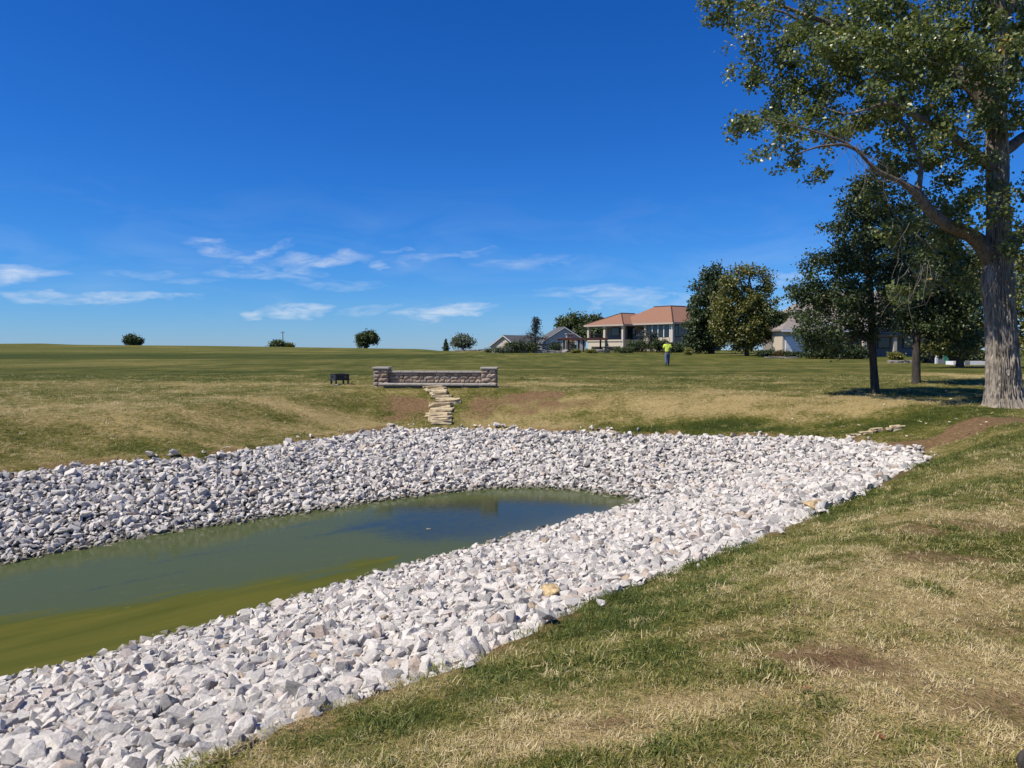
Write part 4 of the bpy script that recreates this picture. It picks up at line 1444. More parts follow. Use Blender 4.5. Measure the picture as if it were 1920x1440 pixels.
def conifer(name, label, px, D, w_px, h_px, mat, seed, tiers=12, leaf=.16, lean=0.0, ragged=.25, cat='tree', group=None, per=26, sparse=1.0, power=1.0):
    r = np.random.default_rng(seed)
    b = foot(px, D)
    s = D / FPX
    hgt, rad = h_px * s, w_px / 2 * s
    t = thing(name, label, cat, b, group=group)
    top = np.array([lean * hgt, 0, hgt])
    V, F = limb_np([(0, 0, -.1), (lean * hgt * .3, 0, hgt * .5), top], [hgt * .025 + .03, hgt * .016 + .02, .01], 6, hgt / 12)
    link('trunk', mesh_np('trunk', V, F, [M_BARKD], smooth=True), t)
    pts, br = [], []
    for k in range(tiers):
        f = (k + .3) / tiers
        z = hgt * (.06 + .93 * f)
        rr = rad * (1 - f) ** power * (1 + ragged * r.normal() * .5) + .02
        nb = max(4, int(9 * (1 - f * .5) * sparse))
        for q in range(nb):
            a = r.uniform(0, 6.283)
            L_ = rr * r.uniform(.65, 1.15)
            tip = np.array([lean * z + math.cos(a) * L_, math.sin(a) * L_, z + L_ * r.uniform(-.28, .12)])
            root = np.array([lean * z, 0, z])
            br.append(tube_np(np.linspace(root, tip, 4), np.linspace(.03 * rad + .006, .006, 4), 3))
            u = r.uniform(.1, 1.05, per) ** .7
            p = root + (tip - root) * u[:, None] + r.normal(0, .06 * rad + .01, (per, 3))
            pts.append(p)
    P = np.concatenate(pts)
    T = np.clip(r.normal(.5, .25, len(P)), 0, 1)
    LV, LF = leaf_arrays(r, P, leaf, .4, .22, .1)
    cr = link('crown', mesh_np('crown', LV, LF, [mat], dict(tone=np.repeat(T, 4))), t)
    V, F = join_np(br)
    link('branches', mesh_np('branches', V, F, [M_BARKD]), cr)
    return t


conifer('spruce_tree', 'small dark cone shaped spruce at the end of the field crest', 836, 160, 14, 22, M_LEAF_DARK, 61, 12, .28, per=22)
conifer('weeping_spruce', 'ragged grey green spruce with bent pointed top before the gabled houses', 1003, 110, 92, 66, M_NEEDLE_GREY, 62, 11, .24, .03, .8, per=64, sparse=.5, power=1.2)
conifer('blue_spruce', 'small blue spruce at the corner of the pergola', 1137, 108, 17, 24, M_NEEDLE_BLUE, 63, 11, .13, per=30)


def shrub(name, label, px, D, w_px, h_px, mat, seed, leaf=.14, ncl=60, per=26, spread=.16, group=None, cat='shrub', jag=.0, lift=0.0):
    r = np.random.default_rng(seed)
    b = foot(px, D)
    s = D / FPX
    w, h = w_px * s / 2, h_px * s
    t = thing(name, label, cat, b, group=group)
    stems, limbs = [], []
    for k in range(6):
        a = k / 6 * 6.283 + r.uniform(0, .8)
        tip = np.array([math.cos(a) * w * .7, math.sin(a) * w * .6, h * r.uniform(.6, .9)])
        limbs.append(([np.array([0, 0, -.05]), tip * [.35, .35, .55], tip], [.03, .02, .008]))
    blobs = [(0, 0, h * .45, w * .85, w * .7, h * .48), (-w * .5, 0, h * .4, w * .5, w * .5, h * .38), (w * .5, .1, h * .38, w * .5, w * .5, h * .36)]
    for k in range(int(4 + jag * 8)):
        a = r.uniform(0, 6.283)
        blobs.append((math.cos(a) * w * .8, math.sin(a) * w * .5, h * r.uniform(.3, .75), w * .3, w * .3, h * .22))
    tw, (LV, LF, LT) = crown(r, limbs, blobs, ncl, per, leaf, spread, .006, 3, .4, .1)
    cr = link('foliage', mesh_np('foliage', LV, LF, [mat], dict(tone=LT)), t)
    V, F = join_np([limb_np(p, q, 5, .2) for p, q in limbs] + [tw])
    link('stems', mesh_np('stems', V, F, [M_BARKD]), t)
    return t


SH = 'shrubs round the houses'
shrub('juniper_shrub', 'wide dark green spreading juniper left of the ragged spruce', 975, 108, 70, 24, M_LEAF_DARK, 71, .2, 150, 30, .2, SH, jag=.5)
shrub('ornamental_grass', 'pale grey green soft shrub left of the dark juniper', 944, 106, 34, 14, M_LEAF_PALE, 72, .16, 60, 26, .14, SH)
shrub('low_shrub', 'low bright green ground shrub at the left end of the stone ledge', 921, 110, 28, 9, M_LEAF_MID, 73, .16, 45, 24, .14, SH)
shrub('round_shrub', 'grey green rounded shrub left of the pergola chimney', 1041, 122, 24, 20, M_LEAF_DARK, 74, .2, 70, 26, .18, SH)
shrub('golden_shrub', 'round golden green shrub under the pergola chimney', 1079, 104, 18, 9, M_LEAF_GOLD, 75, .13, 50, 24, .1, SH)
shrub('golden_shrub', 'round golden green shrub under the right half of the pergola', 1107, 104, 22, 9, M_LEAF_GOLD, 76, .13, 50, 24, .1, SH)
shrub('mugo_pine', 'low wide dark green mound shrub right of the blue spruce', 1168, 106, 42, 13, M_LEAF_MID, 77, .14, 110, 28, .13, SH)
shrub('juniper_shrub', 'dark bushy juniper under the big porch opening', 1196, 112, 40, 26, M_LEAF_DARK, 78, .17, 130, 28, .17, SH, jag=.4)
shrub('juniper_shrub', 'tall arching grey green juniper before the porch column', 1212, 114, 44, 44, M_NEEDLE_GREY, 79, .18, 120, 26, .18, SH, jag=1.0)
shrub('juniper_shrub', 'dark spreading juniper under the wide window', 1240, 112, 44, 26, M_LEAF_DARK, 80, .17, 140, 28, .17, SH, jag=.5)
shrub('juniper_shrub', 'dark juniper at the house corner right of the wide window', 1268, 110, 34, 22, M_LEAF_DARK, 81, .17, 110, 28, .17, SH, jag=.4)
shrub('juniper_shrub', 'dark shrub against the wall under the pyramid tree', 1300, 108, 34, 26, M_LEAF_DARK, 88, .17, 110, 28, .17, SH, jag=.3)
shrub('golden_shrub', 'small yellow bush alone on the lawn behind the person', 1291, 92, 18, 14, M_LEAF_GOLD, 82, .13, 60, 24, .12, SH)
shrub('golden_shrub', 'olive yellow rounded bush between the two dark oak trunks', 1681, 62, 26, 21, M_LEAF_GOLD, 83, .12, 90, 30, .11, SH)
shrub('rusty_shrub', 'rusty orange bush behind the white raised bed', 1802, 60, 46, 24, M_LEAF_RUST, 84, .12, 120, 30, .12, SH)
shrub('round_shrub', 'dark green bush at the right end of the white raised bed', 1836, 59, 36, 24, M_LEAF_DARK, 85, .12, 100, 30, .12, SH)
shrub('low_shrub', 'low grey green shrub right of the black tree trunk', 1738, 62, 26, 12, M_LEAF_MID, 86, .12, 60, 26, .1, SH)
shrub('rusty_shrub', 'brownish shrub at the left corner of the right house', 1462, 80, 26, 14, M_LEAF_RUST, 87, .15, 60, 26, .13, SH)

shrub('hedge_shrub', 'dark hedge under the oak leaves before the right house, left part', 1542, 76, 74, 34, M_LEAF_DARK, 89, .16, 190, 30, .15, SH, jag=.3)
shrub('hedge_shrub', 'dark hedge before the right house ending at the oak trunk', 1602, 75, 56, 30, M_LEAF_DARK, 90, .16, 150, 30, .15, SH, jag=.3)
shrub('hedge_shrub', 'dark shrub mass right of the black tree trunk before the house', 1752, 70, 56, 40, M_LEAF_DARK, 91, .16, 170, 30, .15, SH, jag=.3)
shrub('hedge_shrub', 'dark shrub mass behind the rusty bush', 1800, 72, 70, 46, M_LEAF_DARK, 92, .16, 200, 30, .16, SH, jag=.3)
shrub('low_shrub', 'low dark shrub before the white garage door', 1486, 80, 46, 13, M_LEAF_DARK, 94, .15, 90, 28, .12, SH, jag=.3)
shrub('hedge_shrub', 'dark shrub between the yellow green tree and the right house', 1436, 84, 36, 14, M_LEAF_DARK, 93, .16, 80, 28, .13, SH, jag=.2)

# ------------------------------------------------------------------ houses
def gable_house(name, label, px, D, rz, width, length, eave, rise, base_drop, mwall, mroof, windows=()):
    b = foot(px, D)
    b[2] -= base_drop
    t = thing(name, label, 'house', b, rz)
    w = width / 2
    MB().extrude_y([(-w, 0), (w, 0), (w, eave), (0, eave + rise), (-w, eave)], 0, length).build('wall', mwall, t)
    o, th = .45, .16
    sl = rise / w
    rf = None
    for s in (-1, 1):
        pr = [(0, eave + rise + .02), (s * (w + o), eave - o * sl + .02), (s * (w + o), eave - o * sl + .02 + th), (0, eave + rise + .02 + th)]
        rf = MB().extrude_y(pr, -o, length + o).build('roof', mroof, t)
        fr = [(0, eave + rise - .12), (s * (w + o), eave - o * sl - .12), (s * (w + o), eave - o * sl + .06), (0, eave + rise + .06)]
        MB().extrude_y(fr, -o - .06, -o - .004).build('fascia', M_TRIM, rf)
    for (x0, x1, z0, z1) in windows:
        f = MB().box(x0 - .1, x1 + .1, -.06, .03, z0 - .1, z1 + .1).build('window', M_TRIM, t)
        MB().box(x0, x1, -.09, -.065, z0, z1).build('pane', M_GLASS, f)
    return t


gh = gable_house('gabled_house', 'pale grey gabled house with white trim left of the red roofed house', 1058, 170, math.radians(4), 9.6, 15, 2.7, 3.0, .25, M_SIDING, M_ROOF_GREY, [(1.5, 2.6, .8, 1.9)])
MB().box(-6.6, -5.0, -1.2, 3, 0, 2.5).build('side_wing', M_TRIM, gh)
th_ = gable_house('gabled_house', 'tan gabled house with dark grey roof behind the junipers', 945, 186, math.radians(-32), 7.6, 12, 1.9, 2.5, .1, M_TAN, M_ROOF_GREY)
MB().tube([(0, -.08, 3.5), (0, .02, 3.5)], [.22, .22], 10).build('gable_vent', M_FASCIA, th_)


def panel_with_window(mb_wall, t, x0, x1, y, z0, z1, n, mat_frame=M_FRAME):
    pass


def build_red_house():
    a = math.radians(36)
    c = foot(1261, 125)
    t = thing('red_roofed_house', 'low hipped house with terracotta roof, open porch and wide windows', 'house', c, a)
    E_, F_ = 4.72, 1.95        # eave and main floor height
    zl = -.4
    # roofs
    W_, L_ = 13.5, 14.0

    def hip(x0, x1, y0, y1, ze, top, ht, name='roof'):
        o = [(x0, y0), (x1, y0), (x1, y1), (x0, y1)]
        p = [(x, y, ze - .22) for x, y in o] + [(x, y, ze) for x, y in o] + [(x, y, ht) for x, y in top]
        n = len(top)
        f = [(3, 2, 1, 0)] + [(i, (i + 1) % 4, 4 + (i + 1) % 4, 4 + i) for i in range(4)]
        if n == 4:
            f += [(4 + i, 4 + (i + 1) % 4, 8 + (i + 1) % 4, 8 + i) for i in range(4)] + [(8, 9, 10, 11)]
        else:
            f += [(4, 5, 9, 8), (5, 6, 9), (6, 7, 8, 9), (7, 4, 8)]
        r_ = MB().poly(p, f).build(name, M_ROOF_RED, t)
        MB().box(x0 - .04, x0 + .02, y0 - .04, y1, ze - .30, ze - .02).build('fascia', M_FASCIA, r_)
        MB().box(x0 + .021, x1, y0 - .04, y0 + .02, ze - .30, ze - .02).build('fascia', M_FASCIA, r_)
        return r_
    r1 = hip(0, W_, 0, L_, E_, [(5, 5), (8.5, 5), (8.5, 9), (5, 9)], E_ + 2.95)
    for p, q in (((0, 0, E_), (5, 5, E_ + 2.95)), ((5, 5, E_ + 2.95), (5, 9, E_ + 2.95)), ((5, 5, E_ + 2.95), (8.5, 5, E_ + 2.95)), ((8.5, 5, E_ + 2.95), (W_, 0, E_))):
        MB().tube([np.array(p) + [0, 0, .04], np.array(q) + [0, 0, .04]], [.09, .09], 6).build('ridge_cap', M_DARKWOOD, r1)
    r2 = hip(-2.3, 8.0, 9.1, 19.2, E_ - .12, [(1.2, 13.2), (6.5, 13.2)], E_ + 1.9)
    for p, q in (((-2.3, 9.1, E_ - .12), (1.2, 13.2, E_ + 1.9)), ((-2.3, 19.2, E_ - .12), (1.2, 13.2, E_ + 1.9)), ((1.2, 13.2, E_ + 1.9), (4.5, 13.2, E_ + 1.9))):
        MB().tube([np.array(p) + [0, 0, .04], np.array(q) + [0, 0, .04]], [.08, .08], 6).build('ridge_cap', M_DARKWOOD, r2)
    # main block walls; the left face has the wide window and a porch recess
    x0, y0 = .6, .6
    MB().box(x0 + .02, 12.8, y0 + .3, 13.4, zl, F_ - .1).build('lower_wall', M_STUCCO, t)
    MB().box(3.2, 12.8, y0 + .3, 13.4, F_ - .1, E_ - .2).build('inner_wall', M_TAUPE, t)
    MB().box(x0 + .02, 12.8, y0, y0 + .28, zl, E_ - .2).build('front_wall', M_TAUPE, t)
    MB().box(x0 + .02, 3.2, y0 + .3, 13.4, F_ - .1, F_).build('porch_floor', M_FASCIA, t)
    MB().box(x0 - .02, x0 + .28, .45, 1.15, zl + .2, E_ - .2).build('corner_pillar', M_STUCCO, t)
    MB().box(x0 - .1, x0 + .2, 1.16, 6.4, F_ - .75, F_ + .30).build('sill_wall', M_STUCCO, t)
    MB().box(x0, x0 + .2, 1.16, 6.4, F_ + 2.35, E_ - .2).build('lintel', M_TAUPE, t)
    for k in range(4):
        ya = 1.2 + k * 1.3
        w = MB().box(x0 + .04, x0 + .12, ya, ya + 1.28, F_ + .31, F_ + 2.34).build('window', M_FRAME, t)
        MB().box(x0 + .015, x0 + .035, ya + .10, ya + 1.18, F_ + .38, F_ + 2.28).build('pane', M_GLASS, w)
        MB().box(x0 - .05, x0 + .03, ya - .07, ya + .07, F_ + .31, F_ + 2.34).build('mullion', M_TRIM, w)
    MB().tube([(x0 + .05, 6.7, F_ - .6), (x0 + .05, 6.7, E_ - .25)], [.27, .25], 12).build('column', M_STUCCO, t)
    # arch over the recess between main block and wing

    def arch(y_a, y_b, x, z_spring, z_top, name='arch', thick=.3, mat=M_STUCCO):
        n = 9
        ym, hw = (y_a + y_b) / 2, (y_b - y_a) / 2
        low = [(ym + hw * math.cos(u), z_spring + (z_top - .28 - z_spring) * math.sin(u)) for u in np.linspace(0, math.pi, n)]
        return MB().extrude_x([(y_b, z_top)] + low + [(y_a, z_top)], x, x + thick).build(name, mat, t)
    arch(6.96, 9.3, x0, F_ + 1.75, E_ - .2, mat=M_TAUPE)
    # porch wing
    xw = -1.75
    MB().box(xw + .02, 7.4, 9.62, 18.6, zl, F_ - .3).build('lower_wall', M_STUCCO, t)
    MB().box(xw - .12, 7.4, 9.5, 18.7, F_ - .29, F_).build('porch_floor', M_STUCCO, t)
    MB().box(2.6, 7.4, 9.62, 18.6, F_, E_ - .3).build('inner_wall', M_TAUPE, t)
    for k, (ya, wd) in enumerate(((9.5, .42), (14.0, .5), (18.3, .42))):
        MB().box(xw - .15, xw + .3, ya, ya + wd, F_ + .004, E_ - .32).build('column', M_STUCCO, t)
        MB().box(xw - .19, xw + .34, ya - .04, ya + wd + .04, E_ - .62, E_ - .5).build('column_capital', M_TRIM, t)
    arch(9.94, 13.98, xw, F_ + 1.95, E_ - .32, mat=M_TAUPE)
    arch(14.52, 18.28, xw, F_ + 1.95, E_ - .32, mat=M_TAUPE)
    for (ya, yb) in ((9.96, 13.96), (14.54, 18.26)):
        rl = MB().box(xw + .05, xw + .11, ya, yb, F_ + .95, F_ + 1.02).build('railing', M_BLACK, t)
        for k in range(14):
            yy = ya + (yb - ya) * (k + .5) / 14
            MB().box(xw + .06, xw + .10, yy - .02, yy + .02, F_ + .005, F_ + .95).build('baluster', M_BLACK, rl)
    # lower-level arch and dark door on the wing's front face
    d = MB().box(-.9, .5, 9.56, 9.61, F_ + .01, F_ + 2.3).build('door', M_DARKWOOD, t)
    MB().box(-.75, .35, 9.53, 9.555, F_ + .2, F_ + 2.1).build('pane', M_GLASS, d)
    for (ya, yb) in ((11, 13.2), (15, 17)):
        w = MB().box(2.5, 2.59, ya, yb, F_ + .7, F_ + 2.2).build('window', M_FRAME, t)
        MB().box(2.46, 2.49, ya + .1, yb - .1, F_ + .8, F_ + 2.1).build('pane', M_GLASS, w)
    for k in range(2):
        lo = MB().box(xw - .02, xw + .01, 10.3 + k * 4.4, 13.3 + k * 4.4, zl, .75).build('lower_window', M_DARKWOOD, t)
        MB().box(xw - .05, xw - .025, 10.5 + k * 4.4, 13.1 + k * 4.4, zl, .6).build('pane', M_GLASS, lo)
    # window on the shaded front
    for xa in (1.0, 4.4, 7.8):
        w = MB().box(xa, xa + 1.7, y0 - .06, y0 - .005, F_ + .35, F_ + 2.35).build('window', M_FRAME, t)
        for q in (0, 1):
            MB().box(xa + .12 + q * .8, xa + .78 + q * .8, y0 - .09, y0 - .065, F_ + .5, F_ + 2.2).build('pane', M_GLASS, w)
    for (xx, yy) in ((-2.2, 9.3), (.05, .3)):
        MB().tube([(xx, yy, E_ - .3), (xx + .3, yy + .25, E_ - .75), (xx + .3, yy + .25, 0)], [.06, .06, .06], 6).build('downspout', M_TRIM, t)


build_red_house()


def build_right_house():
    b = foot(1500, 84)
    t = thing('tan_house', 'taupe roofed tan stone house half hidden behind the dark oak trees', 'house', b, math.radians(6))
    E_ = 3.0
    MB().box(-1.9, .6, .3, 3, -.3, E_ - .15).build('garage_wall', M_STUCCO, t)
    g = MB().box(-1.6, .4, .2, .29, .2, 2.2).build('garage_door', M_WHITE, t)
    for k in range(3):
        MB().box(-1.55, .35, .17, .195, .3 + k * .62, .84 + k * .62).build('door_panel', M_TRIM, g)
    MB().box(.62, 17, .9, 11, -.5, E_ + .6).build('wall', M_TAUPE, t)

    def hip(x0, x1, y0, y1, ze, h, inset):
        o = [(x0, y0), (x1, y0), (x1, y1), (x0, y1)]
        ym = (y0 + y1) / 2
        p = [(x, y, ze - .2) for x, y in o] + [(x, y, ze) for x, y in o] + [(x0 + inset, ym, ze + h), (x1 - inset, ym, ze + h)]
        f = [(3, 2, 1, 0)] + [(i, (i + 1) % 4, 4 + (i + 1) % 4, 4 + i) for i in range(4)] + [(4, 5, 9, 8), (5, 6, 9), (6, 7, 8, 9), (7, 4, 8)]
        r_ = MB().poly(p, f).build('roof', M_ROOF_TAUPE, t)
        MB().box(x0, x1, y0 - .05, y0 + .02, ze - .28, ze - .02).build('fascia', M_TRIM, r_)
    hip(-2.3, 8, -.3, 6.6, E_, 2.6, 3.4)
    hip(.1, 17.6, .3, 11.8, E_ + .7, 4.0, 5.0)
    for k, xa in enumerate((3.4, 7.0, 9.4, 12.4, 14.6)):
        w = MB().box(xa, xa + 1.5, .82, .89, .9, 2.6).build('window', M_FRAME, t)
        MB().box(xa + .1, xa + 1.4, .79, .815, 1.0, 2.5).build('pane', M_GLASS, w)
    MB().box(6.2, 13.5, -1.6, .88, 2.15, 2.35).build('porch_roof', M_DARKWOOD, t)
    for xa in (6.4, 9.9, 13.2):
        MB().box(xa, xa + .35, -1.5, -1.15, -.5, 2.14).build('porch_pillar', M_STUCCO, t)


build_right_house()

# ------------------------------------------------------------------ pergola, chimney, ledges by the red house
def build_pergola():
    b = foot(1092, 116)
    t = thing('pergola', 'flat red brown pergola on dark posts before the red roofed house', 'pergola', b, math.radians(8))
    s = 116 / FPX
    for k in range(6):
        MB().box(-3.5 + .02, 3.4, -1.6 + k * .56, -1.6 + k * .56 + .5, 2.02, 2.12).build('roof_board', M_PERGOLA, t)
    MB().box(-3.5, 3.5, -1.72, -1.62, 1.78, 2.10).build('beam', M_PERGOLA, t)
    MB().box(-3.5, 3.5, 1.78, 1.88, 1.78, 2.10).build('beam', M_DARKWOOD, t)
    for x in (-2.5, -.2, 3.2):
        for y in (-1.5, 1.6):
            MB().box(x - .11, x + .11, y - .11, y + .11, -.3, 1.775).build('post', M_DARKWOOD, t)
    c = foot(1069, 117.5)
    ch = thing('stone_chimney', 'tan stone outdoor chimney rising through the pergola', 'chimney', c, math.radians(8))
    r = random.Random(4)
    z = -.3
    k = 0
    while z < 2.5:
        h = r.uniform(.22, .32)
        x = -.62
        while x < .6:
            w = min(r.uniform(.3, .55), .62 - x)
            if .62 - (x + w) < .15:
                w = .62 - x
            MB().box(x + .012, x + w - .012, -.45 - r.uniform(0, .05), .45, z + .012, z + h - .012).build('stone', (M_SLAB, M_STONE)[r.random() < .4], ch, bevel=.02)
            x += w
        z += h
    MB().box(-.72, .72, -.56, .55, z, z + .12).build('cap', M_FASCIA, ch)


build_pergola()


def slab_mesh(seed, w, d, h, n=11, mat=M_SLAB):
    """irregular flat ledge stone, rough-broken sides"""
    r = random.Random(seed)
    base = []
    for k in range(n):
        a = k / n * 2 * math.pi
        ex = .35
        cx, sy = math.cos(a), math.sin(a)
        base.append((math.copysign(abs(cx) ** ex, cx) * w / 2 * r.uniform(.82, 1.06), math.copysign(abs(sy) ** ex, sy) * d / 2 * r.uniform(.85, 1.05)))
    rings = []
    for z, f in ((0, .97), (h * .3, r.uniform(.98, 1.03)), (h * .7, r.uniform(.97, 1.02)), (h * .96, .985), (h, .94)):
        rings.append([(x * f + r.uniform(-.03, .03), y * f + r.uniform(-.03, .03), z + (r.uniform(-.02, .02) if 0 < z < h else r.uniform(-.012, .012))) for x, y in base])
    V = [p for q in rings for p in q]
    F = [tuple(range(n))[::-1], tuple(range(4 * n, 5 * n))]
    for k in range(4):
        F += [(k * n + i, k * n + (i + 1) % n, (k + 1) * n + (i + 1) % n, (k + 1) * n + i) for i in range(n)]
    me = bpy.data.meshes.new('slab')
    me.from_pydata(V, [], F)
    me.update()
    me.materials.append(mat)
    return me


def build_ledges():
    r = random.Random(9)
    words = ['left end', 'second from the left', 'third from the left', 'middle left', 'centre', 'middle right', 'third from the right', 'second from the right', 'right end']
    for i, px in enumerate((862, 884, 906, 936, 958, 981, 1012, 1030, 1052)):
        D = 108 if i > 2 else 128
        b = foot(px, D)
        o = link('ledge_stone', slab_mesh(200 + i, r.uniform(1.5, 2.2), 1.0, r.uniform(.3, .5), mat=M_STONE), None, b - [0, 0, .05])
        o.rotation_euler = (0, 0, r.uniform(-.2, .2))
        tag(o, 'flat grey ledge stone edging the garden bed, ' + words[i] + ' of its row', 'stone', 'ledge stones edging the garden beds')
    for i, (px, D) in enumerate(((1024, 110), (1060, 107), (1118, 108), (1126, 112))):
        b = foot(px, D)
        V, F = rock_shape(700 + i, 18, .05)
        o = link('garden_boulder', mesh_np('garden_boulder', V, F, [M_STONE]), None, b + [0, 0, .25])
        s = r.uniform(.8, 1.2)
        o.scale = (s, s, s)
        tag(o, ['pale boulder between ragged spruce and pergola', 'white boulder at the foot of the stone chimney', 'tan boulder under the pergola near the blue spruce', 'tan boulder behind the blue spruce'][i], 'boulder', 'boulders in the garden beds')
    for i, px in enumerate((1673, 1684, 1696, 1708)):
        b = foot(px, 60)
        o = link('ledge_stone', slab_mesh(240 + i, .62, .5, .22, mat=M_STONE), None, b)
        tag(o, 'flat pale stone in the short row under the olive bush, number %s from the left' % ['one', 'two', 'three', 'four'][i], 'stone', 'stones under the olive bush')
    for i, (px, w) in enumerate(((1450, 2.0), (1480, 1.9), (1590, 2.2), (1622, 1.6))):
        b = foot(px, 78)
        o = link('ledge_stone', slab_mesh(260 + i, w, .7, .16, mat=M_STONE), None, b)
        tag(o, ['low stone kerb before the right house, leftmost piece', 'low stone kerb before the right house under the oak leaves', 'low stone kerb left of the oak trunk', 'low stone kerb just beside the oak trunk'][i], 'kerb', 'kerb stones before the right house')


build_ledges()


def build_bed():
    b = foot(1820, 55)
    t = thing('raised_bed', 'long low white board bed with one grey panel left of the cottonwood', 'raised bed', b)
    for k, (x0, x1, m) in enumerate(((-1.26, -.44, M_WHITE), (-.43, -.07, M_GREYP), (-.06, 1.3, M_WHITE))):
        MB().box(x0, x1, -.03, .03, .0, .27).build('board', m, t)
    MB().box(-1.25, 1.29, .9, .96, 0, .27).build('board', M_WHITE, t)
    for x in (-1.26, 1.24):
        MB().box(x, x + .06, .031, .899, 0, .26).build('board', M_WHITE, t)
    b = foot(1778, 57)
    t = thing('garden_chair', 'small green garden chair beside the white raised bed', 'chair', b, .3)
    MB().box(-.2, .2, -.2, .2, .18, .22).build('seat', M_GREENP, t)
    MB().poly([(-.2, .18, .2), (.2, .18, .2), (.2, .3, .62), (-.2, .3, .62), (-.2, .21, .2), (.2, .21, .2), (.2, .33, .62), (-.2, .33, .62)],
              [(0, 1, 2, 3), (4, 7, 6, 5), (0, 4, 5, 1), (3, 2, 6, 7), (0, 3, 7, 4), (1, 5, 6, 2)]).build('backrest', M_GREENP, t)
    for x in (-.18, .16):
        for y in (-.18, .16):
            MB().box(x, x + .03, y, y + .03, -.02, .179).build('leg', M_GREENP, t)
    b = foot(1755, 58)
    o = MB().box(-.05, .05, -.05, .05, -.1, .55).poly([(-.07, -.07, .55), (.07, -.07, .55), (.07, .07, .55), (-.07, .07, .55), (0, 0, .63)], [(0, 3, 2, 1), (0, 1, 4), (1, 2, 4), (2, 3, 4), (3, 0, 4)]).build('marker_post', M_WHITE, None, b)
    tag(o, 'short white post left of the green garden chair', 'post')
    b = foot(1765, 58.5)
    o = MB().box(-.42, .42, -.25, .25, -.05, .42).build('storage_box', M_GREYP, None, b, bevel=.03)
    tag(o, 'grey storage box between the white post and green chair', 'box')


build_bed()

# ------------------------------------------------------------------ bench wall with pillars, steps, fire pit
def rough_block(r, w, h, d, amp=.045):
    """split-faced block: front (-y) face broken into facets, joints recessed by a bevel"""
    nx, nz = 4, 3
    V, F = [], []
    for k in range(nz + 1):
        for i in range(nx + 1):
            e = 0 if (i in (0, nx) or k in (0, nz)) else 1
            V.append((w * i / nx, -r.uniform(.3, 1) * amp * e - (0 if e else 0), h * k / nz))
    F += [(k * (nx + 1) + i, k * (nx + 1) + i + 1, (k + 1) * (nx + 1) + i + 1, (k + 1) * (nx + 1) + i) for k in range(nz) for i in range(nx)]
    n = len(V)
    V += [(0, d, 0), (w, d, 0), (w, d, h), (0, d, h)]
    c = [0, nx, (nz + 1) * (nx + 1) - 1, nz * (nx + 1)]
    b0 = list(range(0, nx + 1))
    t0 = list(range(nz * (nx + 1), (nz + 1) * (nx + 1)))
    l0 = [k * (nx + 1) for k in range(nz + 1)]
    r0 = [k * (nx + 1) + nx for k in range(nz + 1)]
    F += [tuple(b0[::-1] + [n, n + 1]), tuple(t0 + [n + 2, n + 3]), tuple(l0 + [n + 3, n]), tuple(r0[::-1] + [n + 1, n + 2]), (n + 1, n, n + 3, n + 2)]
    return V, F


def build_wall():
    r = random.Random(21)
    b = ground(700, 725)
    D0 = b[1]
    yaw = math.radians(-4)
    # wall runs right from its left end; the right end a little nearer the camera
    s = D0 / FPX
    t = thing('bench_wall', 'low split-faced block wall with two capped pillars and stone bench slab', 'wall', (b[0], b[1], hz(b[0] + 2, b[1]) - .0), yaw)
    tot = 232 * s
    pw, pd, ph = .52, .52, .60
    z0 = -.12

    def courses(parent, x0, x1, y, d, z1, hs, widths, side_l=False, side_r=False):
        z = z0
        for h in hs:
            x = x0
            while x < x1 - .01:
                w = min(r.choice(widths), x1 - x)
                if x1 - (x + w) < .1:
                    w = x1 - x
                V, F = rough_block(r, w - .010, h - .008, d)
                MB().poly([(p[0] + x + .005, p[1] + y, p[2] + z + .004) for p in V], F).build('block', M_BLOCK, parent)
                x += w
            z += h
        return z
    for k, x in enumerate((0, tot - pw)):
        p = link('pillar', None, t, (x, 0, 0))
        zt = courses(p, 0, pw, 0, pd, ph, [.145] * 5, [.17, .26, .35])
        cp = MB().box(-.035, pw + .035, -.05, pd + .04, zt + .003, zt + .075).build('pillar_cap', M_CAP, p, bevel=.014)
    zt = courses(t, pw + .002, tot - pw - .002, .16, .26, .5, [.13, .12, .13, .12, .10], [.15, .2, .28, .36])
    x = pw + .004
    while x < tot - pw - .02:
        w = min(.42, tot - pw - x)
        MB().box(x + .003, x + w - .003, .09, .47, zt + .003, zt + .062).build('coping', M_CAP, t, bevel=.01)
        x += w
    x = 20 * s
    end = tot + .03
    zs = .075
    while x < end - .05:
        w = min(.46 + r.uniform(-.06, .06), end - x)
        if end - (x + w) < .15:
            w = end - x
        MB().box(x + .003, x + w - .003, -.60 + r.uniform(-.012, .012), -.06, zs, zs + .06).build('bench_slab', M_CAP, t, bevel=.01)
        x += w
    MB().box(20 * s + .1, end - .08, -.48, -.065, z0 - .2, zs - .003).build('bench_base', M_BLOCK, t)
    MB().box(pw + .01, tot - pw - .01, -.062, .155, z0, zs + .04).build('bench_fill', M_CAP, t)
    return b


WALL = build_wall()


